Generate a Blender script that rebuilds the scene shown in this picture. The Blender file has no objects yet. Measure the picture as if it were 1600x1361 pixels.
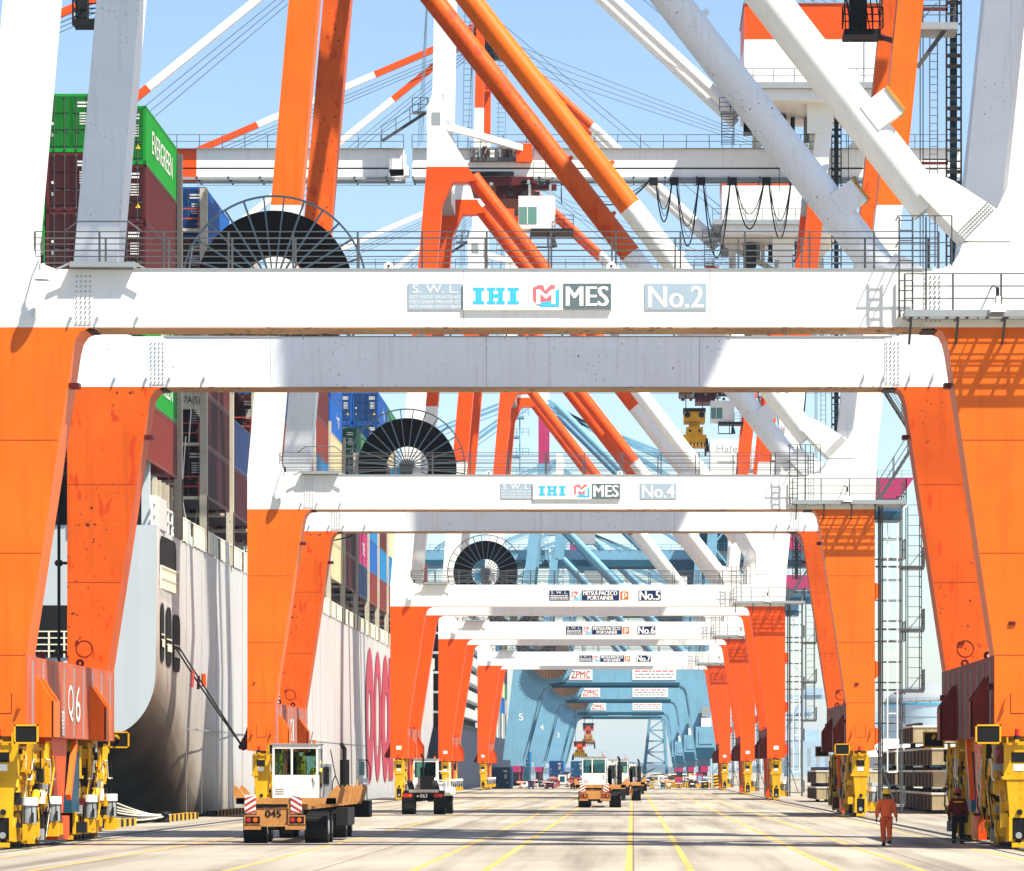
import bpy, math, random
from mathutils import Vector, Matrix
R = math.radians
rnd = random.Random(7)
S = bpy.context.scene
COL = S.collection
# ------------------------------------------------------------------ camera
F = 5700.0; VX, VY, H = 989.0, 1205.0, 2.35       # photo is 1600 x 1361
cd = bpy.data.cameras.new('camera'); cam = bpy.data.objects.new('camera', cd); COL.objects.link(cam)
cam.location = (0, 0, H); cam.rotation_euler = (R(90), 0, 0)
cd.sensor_width = 36; cd.lens = 36*F/1600; cd.shift_x = -(VX-800)/1600; cd.shift_y = (VY-680.5)/1600
cd.clip_start = 1; cd.clip_end = 30000
S.camera = cam
# ------------------------------------------------------------------ light
SUNV = Vector((.45, -.38, 1)).normalized()
EL = math.asin(SUNV.z); AZ = math.atan2(SUNV.x, SUNV.y)
w = bpy.data.worlds.new('World'); S.world = w; w.use_nodes = True
nt = w.node_tree; bg = nt.nodes['Background']; sky = nt.nodes.new('ShaderNodeTexSky')
sky.sky_type = 'NISHITA'; sky.sun_disc = False; sky.sun_elevation = EL; sky.sun_rotation = AZ
sky.air_density = 1.0; sky.dust_density = .8; sky.ozone_density = 2.5; sky.altitude = 0
nt.links.new(sky.outputs[0], bg.inputs[0]); bg.inputs[1].default_value = 0.085
sd = bpy.data.lights.new('sun', 'SUN'); sun = bpy.data.objects.new('sun', sd); COL.objects.link(sun)
sd.energy = 5.0; sd.angle = R(.5); sd.color = (1, .93, .80)
sun.rotation_euler = SUNV.to_track_quat('Z', 'Y').to_euler(); sun.location = (60, -60, 150)
S.view_settings.view_transform = 'Standard'; S.view_settings.look = 'None'
S.view_settings.gamma = 1; S.view_settings.exposure = 1.2
try:
    S.cycles.volume_bounces = 0; S.cycles.max_bounces = 6
except Exception: pass

# ------------------------------------------------------------------ materials
MATS = {}
def paint(name, col, rough=.45, spots=0.0, dirt=.15, streak=0.0, scale=1.0, metal=0.0, spotcol=(.12,.05,.02), bump=0.0, objcol=False, patch=None):
    if name in MATS: return MATS[name]
    m = bpy.data.materials.new(name); m.use_nodes = True; MATS[name] = m
    n = m.node_tree.nodes; l = m.node_tree.links; b = n['Principled BSDF']
    b.inputs['Roughness'].default_value = rough; b.inputs['Specular IOR Level'].default_value = .22 if rough>.2 else .5; b.inputs['Metallic'].default_value = metal
    tc = n.new('ShaderNodeTexCoord'); co = tc.outputs['Object']
    def noise(s, d=3, vec=None, rgh=.6):
        t = n.new('ShaderNodeTexNoise'); t.inputs['Scale'].default_value = s; t.inputs['Detail'].default_value = d
        t.inputs['Roughness'].default_value = rgh; l.new(vec or co, t.inputs['Vector']); return t.outputs['Fac']
    def ramp(v, a, b_):
        r = n.new('ShaderNodeMapRange'); r.inputs[1].default_value = a; r.inputs[2].default_value = b_; r.clamp = True
        l.new(v, r.inputs[0]); return r.outputs[0]
    def mixc(f, c1, c2, mode='MIX'):
        x = n.new('ShaderNodeMix'); x.data_type = 'RGBA'; x.blend_type = mode
        for sock, v in ((x.inputs[0], f), (x.inputs[6], c1), (x.inputs[7], c2)):
            if hasattr(v, 'links'): l.new(v, sock)
            elif isinstance(v, tuple): sock.default_value = v + (1,) if len(v) == 3 else v
            else: sock.default_value = v
        return x.outputs[2]
    if objcol:
        oi = n.new('ShaderNodeObjectInfo'); c = oi.outputs['Color']
    else:
        rg = n.new('ShaderNodeRGB'); rg.outputs[0].default_value = tuple(col) + (1,); c = rg.outputs[0]
    if dirt:
        f = ramp(noise(.35*scale, 5), .35, .75)
        c = mixc(f, c, mixc(1.0, c, (1-dirt, 1-dirt*1.15, 1-dirt*1.3), 'MULTIPLY'))
    if streak:
        mp = n.new('ShaderNodeMapping'); mp.inputs['Scale'].default_value = (2.2*scale, 2.2*scale, .12*scale); l.new(co, mp.inputs[0])
        f = ramp(noise(1.6, 4, mp.outputs[0]), .52, .78)
        mu = n.new('ShaderNodeMath'); mu.operation = 'MULTIPLY'; l.new(f, mu.inputs[0]); mu.inputs[1].default_value = streak
        c = mixc(mu.outputs[0], c, mixc(1.0, c, (.55, .42, .32), 'MULTIPLY'))
    if spots:
        f0 = ramp(noise(6.5*scale, 2, rgh=.5), .70-.06*spots, .712-.06*spots); f1 = ramp(noise(.45*scale, 3), .47, .56)
        mm = n.new('ShaderNodeMath'); mm.operation='MULTIPLY'; l.new(f0,mm.inputs[0]); l.new(f1,mm.inputs[1]); f = mm.outputs[0]
        c = mixc(f, c, spotcol)
    if patch:
        mp = n.new('ShaderNodeMapping'); mp.inputs['Scale'].default_value = (2.6, 2.6, 1.0); l.new(co, mp.inputs[0])
        c = mixc(ramp(noise(1.0, 1.5, mp.outputs[0], .4), .635, .68), c, patch)
    l.new(c, b.inputs['Base Color'])
    if bump:
        bp = n.new('ShaderNodeBump'); bp.inputs['Strength'].default_value = bump; bp.inputs['Distance'].default_value = .02
        l.new(noise(2.0*scale, 4), bp.inputs['Height']); l.new(bp.outputs[0], b.inputs['Normal'])
    return m
WHITE = paint('white_paint', (.80,.80,.76), .4, spots=0, dirt=.08, streak=.22)
WHITEW = paint('worn_white_paint', (.76,.81,.84), .5, spots=.25, dirt=.08, streak=.3, scale=1.5, spotcol=(.10,.07,.05))
ORA = paint('orange_paint', (.76,.138,.008), .42, spots=0, dirt=.2, streak=.45)
ORAW = paint('worn_orange_paint', (.68,.105,.007), .5, spots=.7, dirt=.35, streak=.6, scale=.7, spotcol=(.10,.02,.01), patch=(.50,.045,.004))
RED = paint('deep_orange_paint', (.80,.078,.002), .42, dirt=.2, streak=.4)
REDSH = paint('shaded_red_paint', (.19,.018,.010), .6, spots=.3, dirt=.3, streak=.7)  # shaded copy of the sill red: shade put into the colour
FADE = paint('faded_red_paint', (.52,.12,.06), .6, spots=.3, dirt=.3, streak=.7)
YEL = paint('yellow_paint', (.70,.39,.008), .5, spots=.5, dirt=.3, streak=.4, scale=2)
YLINE = None
GAL = paint('galvanised_steel', (.085,.09,.095), .5, dirt=.2, metal=.3)
DARK = paint('dark_steel', (.012,.013,.015), .6, dirt=.3)
BLK = paint('black_rubber', (.005,.005,.005), .75, dirt=.2)
COIL = paint('black_cable', (.006,.003,.003), .8, dirt=.2, bump=.3)
SPOKE = paint('blue_grey_steel', (.13,.20,.24), .5, dirt=.2)
MAR = paint('maroon_paint', (.09,.008,.008), .5, dirt=.2)
GREY = paint('grey_paint', (.27,.30,.32), .5, dirt=.15, streak=.2)
PRIM = paint('yellow_primer', (.50,.26,.05), .7, spots=3, dirt=.3, scale=3)
BLU = paint('light_blue_paint', (.15,.33,.46), .5, dirt=.15, streak=.3)
BLUD = paint('dark_teal_paint', (.010,.065,.11), .5, dirt=.15)
TEALD = paint('deep_teal_paint', (.006,.022,.03), .7, dirt=.15)
MAG = paint('magenta_paint', (.36,.02,.10), .5, dirt=.15)
SIGNB = paint('signal_blue', (.05,.42,.68), .5, dirt=0)
SIGNR = paint('signal_pink_red', (.72,.14,.16), .5, dirt=0)
SIGNG = paint('faded_sign_grey', (.32,.41,.49), .5, dirt=.1)
SIGND = paint('sign_grey', (.11,.15,.165), .5, dirt=.1)
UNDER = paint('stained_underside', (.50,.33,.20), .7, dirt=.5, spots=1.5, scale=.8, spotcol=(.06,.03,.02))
SEAM = paint('weld_seam', (.40,.045,.008), .6, dirt=.2)
SIGNW = paint('sign_cream', (.82,.80,.66), .5, dirt=0)
NAVY = paint('navy_paint', (.008,.018,.075), .5, dirt=.1)
CREAM = paint('cream_paint', (.74,.70,.55), .5, dirt=.15)
GLASS = paint('dark_glass', (.01,.02,.022), .08, dirt=0)
GLG = paint('green_glass', (.10,.24,.20), .15, dirt=0)
SKIN = paint('skin', (.25,.13,.08), .5, dirt=0)
COVER = paint('orange_cloth', (.80,.13,.03), .85, dirt=.2, scale=4, bump=.6)
REDC = paint('red_cloth', (.13,.012,.01), .85, dirt=.2, scale=4, bump=.6)
DCLO = paint('dark_cloth', (.02,.02,.025), .9, dirt=.2)
YPL = paint('yellow_plastic', (.85,.55,.01), .35, dirt=0)
ROPE = paint('white_rope', (.55,.52,.44), .9, dirt=.3, scale=4)
TORA = paint('truck_orange', (.50,.235,.07), .5, spots=1.2, dirt=.3, streak=.4, scale=3)
RLAMP = paint('red_lens', (.45,.02,.015), .25, dirt=0)
CPAINT = paint('container_paint', (.5,.5,.5), .5, dirt=.22, streak=.3, scale=1.3, objcol=True)

# ------------------------------------------------------------------ mesh helpers
class MB:
    def __init__(s): s.v=[]; s.f=[]; s.m=[]; s.s=[]; s.mats=[]
    def mi(s, m):
        if m not in s.mats: s.mats.append(m)
        return s.mats.index(m)
    def add(s, vs, fs, m, smooth=False):
        o=len(s.v); s.v += [tuple(v) for v in vs]; k=s.mi(m)
        for f in fs: s.f.append(tuple(i+o for i in f)); s.m.append(k); s.s.append(smooth)
    def box(s, x0,x1,y0,y1,z0,z1,m):
        s.add([(x0,y0,z0),(x1,y0,z0),(x1,y1,z0),(x0,y1,z0),(x0,y0,z1),(x1,y0,z1),(x1,y1,z1),(x0,y1,z1)],
              [(0,3,2,1),(4,5,6,7),(0,1,5,4),(1,2,6,5),(2,3,7,6),(3,0,4,7)], m)
    def prism(s, pts, d, m, side=None):                # pts: 3D polygon, d: extrude vector
        n=len(pts); d=Vector(d); a=[Vector(p) for p in pts]
        s.add(a+[p+d for p in a], [tuple(range(n)), tuple(range(2*n-1,n-1,-1))], m)
        s.add(a+[p+d for p in a], [(i,i+n,(i+1)%n+n,(i+1)%n) for i in range(n)], side or m)
    def xz(s, pts, y0, y1, m, side=None): s.prism([(p[0],y0,p[1]) for p in pts], (0,y1-y0,0), m, side)
    def yz(s, pts, x0, x1, m): s.prism([(x0,p[0],p[1]) for p in pts], (x1-x0,0,0), m)
    def cyl(s, p0, p1, r, m, n=8, r1=None, caps=True):
        p0=Vector(p0); p1=Vector(p1); r1=r if r1 is None else r1
        d=(p1-p0).normalized(); u=d.orthogonal().normalized(); v=d.cross(u)
        vs=[p0+(u*math.cos(a)+v*math.sin(a))*r for a in [2*math.pi*i/n for i in range(n)]]
        vs+=[p1+(u*math.cos(a)+v*math.sin(a))*r1 for a in [2*math.pi*i/n for i in range(n)]]
        s.add(vs,[(i,(i+1)%n,(i+1)%n+n,i+n) for i in range(n)], m, n>5)
        if caps: s.add(vs,[tuple(range(n-1,-1,-1)), tuple(range(n,2*n))], m)
    def bar(s, p0, p1, w, h, m):
        p0=Vector(p0); p1=Vector(p1); d=(p1-p0).normalized()
        up=Vector((0,0,1)) if abs(d.z)<.95 else Vector((0,1,0))
        a=d.cross(up).normalized()*w/2; b=a.cross(d).normalized()*h/2
        vs=[p+q for p in (p0,p1) for q in (a+b,-a+b,-a-b,a-b)]
        s.add(vs,[(0,1,2,3),(7,6,5,4)]+[(i,i+4,(i+1)%4+4,(i+1)%4) for i in range(4)], m)
    def tube(s, pts, r, m, n=5):
        for a,b in zip(pts[:-1], pts[1:]): s.cyl(a,b,r,m,n,caps=False)
    def sag(s, p0, p1, drop, r, m, k=10, n=5):
        p0=Vector(p0); p1=Vector(p1)
        s.tube([p0.lerp(p1,i/k)-Vector((0,0,4*drop*(i/k)*(1-i/k))) for i in range(k+1)], r, m, n)
    def ring(s, c, r0, r1, y0, y1, m, n=40):           # annulus, axis along Y
        vs=[]
        for i in range(n):
            a=2*math.pi*i/n
            for rr in (r0,r1):
                for y in (y0,y1): vs.append((c[0]+rr*math.cos(a), y, c[1]+rr*math.sin(a)))
        fs=[]
        for i in range(n):
            j=(i+1)%n; A=[4*i,4*i+1,4*i+2,4*i+3]; B=[4*j,4*j+1,4*j+2,4*j+3]
            fs+=[(A[0],A[2],B[2],B[0]),(A[1],B[1],B[3],A[3]),(A[2],A[3],B[3],B[2]),(A[0],B[0],B[1],A[1])]
        s.add(vs,fs,m)
    def rail(s, pts, h=1.1, n=3, gap=1.6, m=None, r=.022, pr=.03):
        m=m or GAL; pts=[Vector(p) for p in pts]
        for a,b in zip(pts[:-1],pts[1:]):
            for i in range(n):
                z=h*(n-i)/n; s.bar(a+Vector((0,0,z)), b+Vector((0,0,z)), 2*r, 2*r, m)
            k=max(1,round((b-a).length/gap))
            for i in range(k+1):
                p=a.lerp(b,i/k); s.bar(p, p+Vector((0,0,h)), 2*pr, 2*pr, m)
    def build(s, name, parent=None, **props):
        me=bpy.data.meshes.new(name)
        off=Vector((0,0,0)); p=parent
        while p: off+=p.location; p=p.parent
        me.from_pydata([tuple(Vector(v)-off) for v in s.v], [], s.f)
        for m in s.mats: me.materials.append(m)
        me.polygons.foreach_set('material_index', s.m); me.polygons.foreach_set('use_smooth', s.s)
        me.validate(); me.update()
        o=bpy.data.objects.new(name, me); COL.objects.link(o); o.parent=parent
        for k,v in props.items(): o[k]=v
        return o
def fix(o):                                             # move the origin of a top-level mesh to its base
    vs=[v.co for v in o.data.vertices]
    c=Vector(((min(v.x for v in vs)+max(v.x for v in vs))/2,(min(v.y for v in vs)+max(v.y for v in vs))/2,min(v.z for v in vs)))
    o.data.transform(Matrix.Translation(-c)); o.location=c; return o
def thing(name, label, cat, loc, group=None, rz=0):
    o=bpy.data.objects.new(name, None); COL.objects.link(o); o.location=loc; o.rotation_euler=(0,0,rz); o.empty_display_size=.5
    o['label']=label; o['category']=cat
    if group: o['group']=group
    return o
def tag(o, label, cat, group=None):
    o['label']=label; o['category']=cat
    if group: o['group']=group
    return o
def copy_tree(o, parent=None):
    c=o.copy(); COL.objects.link(c); c.parent=parent
    for ch in list(o.children): copy_tree(ch, c)
    return c
_tx={}
def textmesh(t):
    if t not in _tx:
        cu=bpy.data.curves.new('t','FONT'); cu.body=t; cu.size=1; cu.resolution_u=3
        ob=bpy.data.objects.new('t',cu); COL.objects.link(ob)
        dg=bpy.context.evaluated_depsgraph_get(); dg.update()
        me=ob.evaluated_get(dg).to_mesh()
        vs=[v.co.copy() for v in me.vertices]; fs=[tuple(p.vertices) for p in me.polygons]
        ob.evaluated_get(dg).to_mesh_clear(); bpy.data.objects.remove(ob); bpy.data.curves.remove(cu)
        x0=min(v.x for v in vs);x1=max(v.x for v in vs);y0=min(v.y for v in vs);y1=max(v.y for v in vs)
        _tx[t]=([((v.x-x0)/(x1-x0),(v.y-y0)/(y1-y0)) for v in vs],fs)
    return _tx[t]
def text(mb, t, o, u, v, m):                            # fit text into parallelogram origin o, width vec u, height vec v
    vs,fs=textmesh(t); o=Vector(o);u=Vector(u);v=Vector(v)
    mb.add([o+u*a+v*b for a,b in vs], fs, m)
def slug(mb, o, u, v, m, n, seed=0, fill=.75):          # rows of tiny unreadable print
    r=random.Random(seed); o=Vector(o);u=Vector(u);v=Vector(v)
    for i in range(n):
        z=i/n; x=0
        while x<.97:
            wd=r.uniform(.05,.16); e=min(1,x+wd)
            a=o+u*x+v*(z+.1/n); b=o+u*e+v*(z+.1/n); hh=v*(fill/n)
            mb.add([a,b,b+hh,a+hh],[(0,1,2,3)],m); x=e+.03
def P(px, py, Y): return Vector(((px-VX)*Y/F, Y, H-(py-VY)*Y/F))

# ------------------------------------------------------------------ setting
def ground_mat():
    m=bpy.data.materials.new('concrete'); m.use_nodes=True; n=m.node_tree.nodes; l=m.node_tree.links; b=n['Principled BSDF']
    b.inputs['Roughness'].default_value=.85
    tc=n.new('ShaderNodeTexCoord')
    def no(s,d,sc=(1,1,1)):
        mp=n.new('ShaderNodeMapping'); mp.inputs['Scale'].default_value=sc; l.new(tc.outputs['Object'],mp.inputs[0])
        t=n.new('ShaderNodeTexNoise'); t.inputs['Scale'].default_value=s; t.inputs['Detail'].default_value=d; l.new(mp.outputs[0],t.inputs[0]); return t.outputs[0]
    cr=n.new('ShaderNodeValToRGB'); cr.color_ramp.elements[0].position=.3; cr.color_ramp.elements[0].color=(.22,.19,.15,1)
    cr.color_ramp.elements[1].position=.72; cr.color_ramp.elements[1].color=(.37,.33,.265,1)
    l.new(no(.12,6,(1,.45,1)),cr.inputs[0])
    mx=n.new('ShaderNodeMix'); mx.data_type='RGBA'; mx.blend_type='MULTIPLY'
    mr=n.new('ShaderNodeMapRange'); mr.inputs[1].default_value=.46; mr.inputs[2].default_value=.72; l.new(no(.9,6,(1,.03,1)),mr.inputs[0])
    mx.inputs[7].default_value=(.50,.47,.45,1); l.new(mr.outputs[0],mx.inputs[0]); l.new(cr.outputs[0],mx.inputs[6])
    # cast joints every 7.5 m
    br=n.new('ShaderNodeTexBrick'); br.inputs['Scale'].default_value=1; br.inputs['Mortar Size'].default_value=.035; br.inputs['Brick Width'].default_value=7.5; br.inputs['Row Height'].default_value=6
    br.offset=0; br.inputs['Color1'].default_value=(1,1,1,1); br.inputs['Color2'].default_value=(.93,.93,.93,1); br.inputs['Mortar'].default_value=(.45,.42,.4,1)
    l.new(tc.outputs['Object'],br.inputs[0])
    m2=n.new('ShaderNodeMix'); m2.data_type='RGBA'; m2.blend_type='MULTIPLY'; m2.inputs[0].default_value=1
    l.new(mx.outputs[2],m2.inputs[6]); l.new(br.outputs[0],m2.inputs[7])
    l.new(m2.outputs[2],b.inputs['Base Color'])
    bp=n.new('ShaderNodeBump'); bp.inputs['Strength'].default_value=.3; bp.inputs['Distance'].default_value=.02; l.new(no(6,5),bp.inputs['Height']); l.new(bp.outputs[0],b.inputs['Normal'])
    return m
def line_mat():
    m=paint('worn_yellow_line',(.56,.36,.09),.8,dirt=.4,spots=2.2,scale=1.4,spotcol=(.36,.31,.24)); return m
CONC=ground_mat(); YLINE=line_mat()
def wmat():
    m=paint('harbour_water',(.015,.035,.04),.12,dirt=0,bump=.5); return m
g=MB(); g.box(-22.2,2500,-60,9000,-6,0,CONC); o=g.build('quay_ground'); o['kind']='structure'
g=MB(); g.add([(-6000,-200,-3),(2500,-200,-3),(2500,9500,-3),(-6000,9500,-3)],[(0,1,2,3)],wmat()); o=g.build('water'); o['kind']='structure'
def stripe(name,x,wd,y0,y1,m,z=.004):
    g=MB(); g.add([(x-wd/2,y0,z),(x+wd/2,y0,z),(x+wd/2,y1,z),(x-wd/2,y1,z)],[(0,1,2,3)],m); o=g.build(name); o['kind']='structure'
for x in (-17.2,-14.2,-9.6,-5.2,-3.5,-.1,1.37,4.85,6.85,10.3): stripe('lane_line',x,.17,40,700,YLINE)
for x in (-18.95,11.6):
    stripe('rail_slot',x,.42,40,1200,DARK,.004); g=MB(); g.box(x-.05,x+.05,40,1200,.0,.03,GAL); o=g.build('crane_rail'); o['kind']='structure'
    stripe('cable_slot',x-.75 if x>0 else x+.75,.10,40,1200,DARK,.004)
g=MB()
HILL=paint('far_hills',(.10,.14,.17),.9,dirt=.3,scale=.01)
hp=[(-500,0)]
for i in range(60):
    x=-500+i*60; hp.append((x, 6+30*abs(math.sin(i*.23+.8))*math.exp(-((i-22)/16)**2)+8*math.sin(i*1.7)))
hp.append((3100,0)); g.xz([(a,max(b,0)-2) for a,b in hp],5200,5600,HILL); o=g.build('hills'); o['kind']='structure'

# ------------------------------------------------------------------ cranes
def bolts(mb, X0, X1, Z0, Z1, y, nx, nz, s=.028, m=None):
    for i in range(nx):
        for j in range(nz):
            x=X0+(X1-X0)*(i+.5)/nx; z=Z0+(Z1-Z0)*(j+.5)/nz
            mb.box(x-s,x+s,y-.035,y,z-s,z+s,m or GREY)
_bog=None
def bogie_parts(root, X, Yc, side, sgn, detail):
    """travel bogie set under one leg corner, six metres long. side=+1: inner face towards +X"""
    b=MB(); e=side; HL=3.0
    b.box(X-.40,X+.40,Yc-2.0,Yc+2.0,2.5,3.1,YEL); b.box(X-.5,X+.5,Yc-.6,Yc+.6,3.1,3.4,YEL); b.box(X-.3,X+.3,Yc-2.7,Yc+2.7,.35,3.0,DARK)
    for k in (-1,1):
        yc=Yc+k*1.55
        b.yz([(yc-1.25,1.45),(yc-1.15,1.15),(yc+1.15,1.15),(yc+1.25,1.45),(yc+.4,2.45),(yc-.4,2.45)],X-.36,X+.36,YEL)
        for j in (-1,1):
            y2=yc+j*.72
            b.yz([(y2-.6,.22),(y2+.6,.22),(y2+.62,.7),(y2+.25,1.1),(y2-.25,1.1),(y2-.62,.7)],X-.33,X+.33,YEL)
            b.cyl((X-.36,y2,.75),(X+.36,y2,.75),.1,DARK,8); b.cyl((X-.37,yc,2.15),(X+.37,yc,2.15),.13,DARK,8)
    r=random.Random(int(Yc*7+X*3))
    if detail:                                          # pipes, brackets and small gear on the inner side
        for i in range(46):
            y=Yc+r.uniform(-2.8,2.8); z=r.uniform(.3,3.1); ww=r.uniform(.04,.17); hh=r.uniform(.06,.3); d=r.uniform(.05,.32)
            xa=X+e*.3; xb=X+e*(.42+d); b.box(min(xa,xb),max(xa,xb),y-ww,y+ww,z-hh,z+hh*.7,r.choice([YEL,YEL,YEL,YEL,DARK,DARK,MAR,GREY]))
        for i in range(26):
            y=Yc+r.uniform(-2.7,2.7); z=r.uniform(1.2,3.2); x=X+e*r.uniform(.45,.75)
            b.tube([(x,y,z),(x+e*.04,y+r.uniform(-.3,.3),z-r.uniform(.3,.8)),(x-e*.05,y+r.uniform(-.4,.4),max(.3,z-r.uniform(.9,1.9)))],r.choice([.014,.022,.03]),r.choice([YEL,YEL,DARK,DARK,CREAM]),4)
        for q in (-2.3,1.2):
            for i in range(6): y=Yc+q+i*.2; b.bar((X+e*.62,y,3.3),(X+e*.58,y+(.2 if q<0 else -.2),1.9),.035,.035,YEL)
        for q in (-1,1):
            b.tube([(X+e*.68,Yc+q*2.8,2.1),(X+e*.68,Yc+q*1.9,2.1),(X+e*.68,Yc+q*1.6,2.7),(X+e*.68,Yc+q*.8,2.7)],.03,CREAM,5)
            b.cyl((X+e*.55,Yc+q*1.3,2.9),(X+e*.5,Yc+q*1.1,2.2),.11,YEL,8); b.cyl((X+e*.6,Yc+q*.5,1.7),(X+e*.6,Yc+q*.9,1.3),.13,YEL,10)
    bo=b.build('bogie',root)
    for k in (-1,1):
        if not detail and k>0: continue
        ye=Yc-HL if k<0 else Yc+HL-.4
        c=MB(); c.box(X-.44,X+.44,ye,ye+.4,2.2,3.2,YEL); c.box(X-.5,X+.5,ye-.03,ye+.43,2.1,2.2,YEL)
        c.box(X-.22,X+.20,ye-.015,ye,2.62,2.92,BLK); c.box(X-.16,X+.14,ye-.012,ye,2.36,2.56,WHITE)
        c.xz([(X-.36,2.1),(X+.36,2.1),(X+.27,.95),(X-.27,.95)],ye,ye+.35,YEL)
        c.cyl((X+.02,ye-.07,1.12),(X+.02,ye,1.12),.09,DARK,10)
        c.box(X-.3,X-.2,ye-.05,ye+.5,.25,.98,YEL); c.box(X+.2,X+.3,ye-.05,ye+.5,.25,.98,YEL); c.box(X-.19,X+.19,ye,ye+.3,.3,.95,BLK)
        c.cyl((X,ye-.01,.42),(X,ye+.28,.42),.1,GREY,10); c.box(X-.22,X+.22,ye-.18,ye-.02,.06,.2,YEL)
        c.build('end_cabinet',bo)
        if k<0 and sgn<0:
            c=MB(); c.cyl((X-.08,ye-.25,3.3),(X-.08,ye-.25,3.42),.1,DARK,10); c.cyl((X-.08,ye-.25,3.42),(X-.08,ye-.25,3.62),.07,RLAMP,10); c.box(X-.14,X-.02,ye-.35,ye+.1,3.2,3.3,YEL)
            c.build('warning_lamp',bo)
            c=MB(); c.bar((X+.3,ye-.06,3.1),(X+.3,ye-.06,3.5),.05,.05,YEL); c.bar((X-.35,ye-.06,3.1),(X-.35,ye-.06,3.38),.05,.05,YEL); c.bar((X-.35,ye-.06,3.22),(X+.3,ye-.06,3.22),.04,.04,YEL); c.build('hose_bracket',bo)
    e=1
    for k in (-2.4,2.2):
        c=MB(); y=Yc+k; xx=X+.70
        c.cyl((xx,y,.78),(xx,y,1.32),.22,GREY,16); c.cyl((xx,y,1.32),(xx,y,1.56),.26,WHITE,16); c.box(xx-.17,xx+.17,y-.2,y+.2,.3,.76,YEL); c.box(xx-.1,xx+.24,y+.22,y+.42,.35,.7,YEL)
        for i in range(6):
            a=i*math.pi/3; c.box(xx+.23*math.cos(a)-.012,xx+.23*math.cos(a)+.012,y+.23*math.sin(a)-.012,y+.23*math.sin(a)+.012,.8,1.3,DARK)
        c.cyl((xx,y+.3,.7),(xx,y+.3,.95),.06,CREAM,8); c.box(xx+e*.14-.03,xx+e*.14+.03,y-.3,y-.2,.8,1.1,DARK)
        c.build('drive_motor',bo)
    for k in (-2.6,-1.9,-1.2,-.5,.5,1.2,1.9,2.6):
        c=MB(); c.cyl((X-.09,Yc+k,.34),(X+.09,Yc+k,.34),.31,DARK,14); c.build('wheel',bo)
    if detail:
        c=MB(); c.box(X+e*.62-.16,X+e*.62+.16,Yc-.15,Yc+.12,1.35,1.75,WHITE); c.build('junction_box',bo)
    return bo

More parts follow.
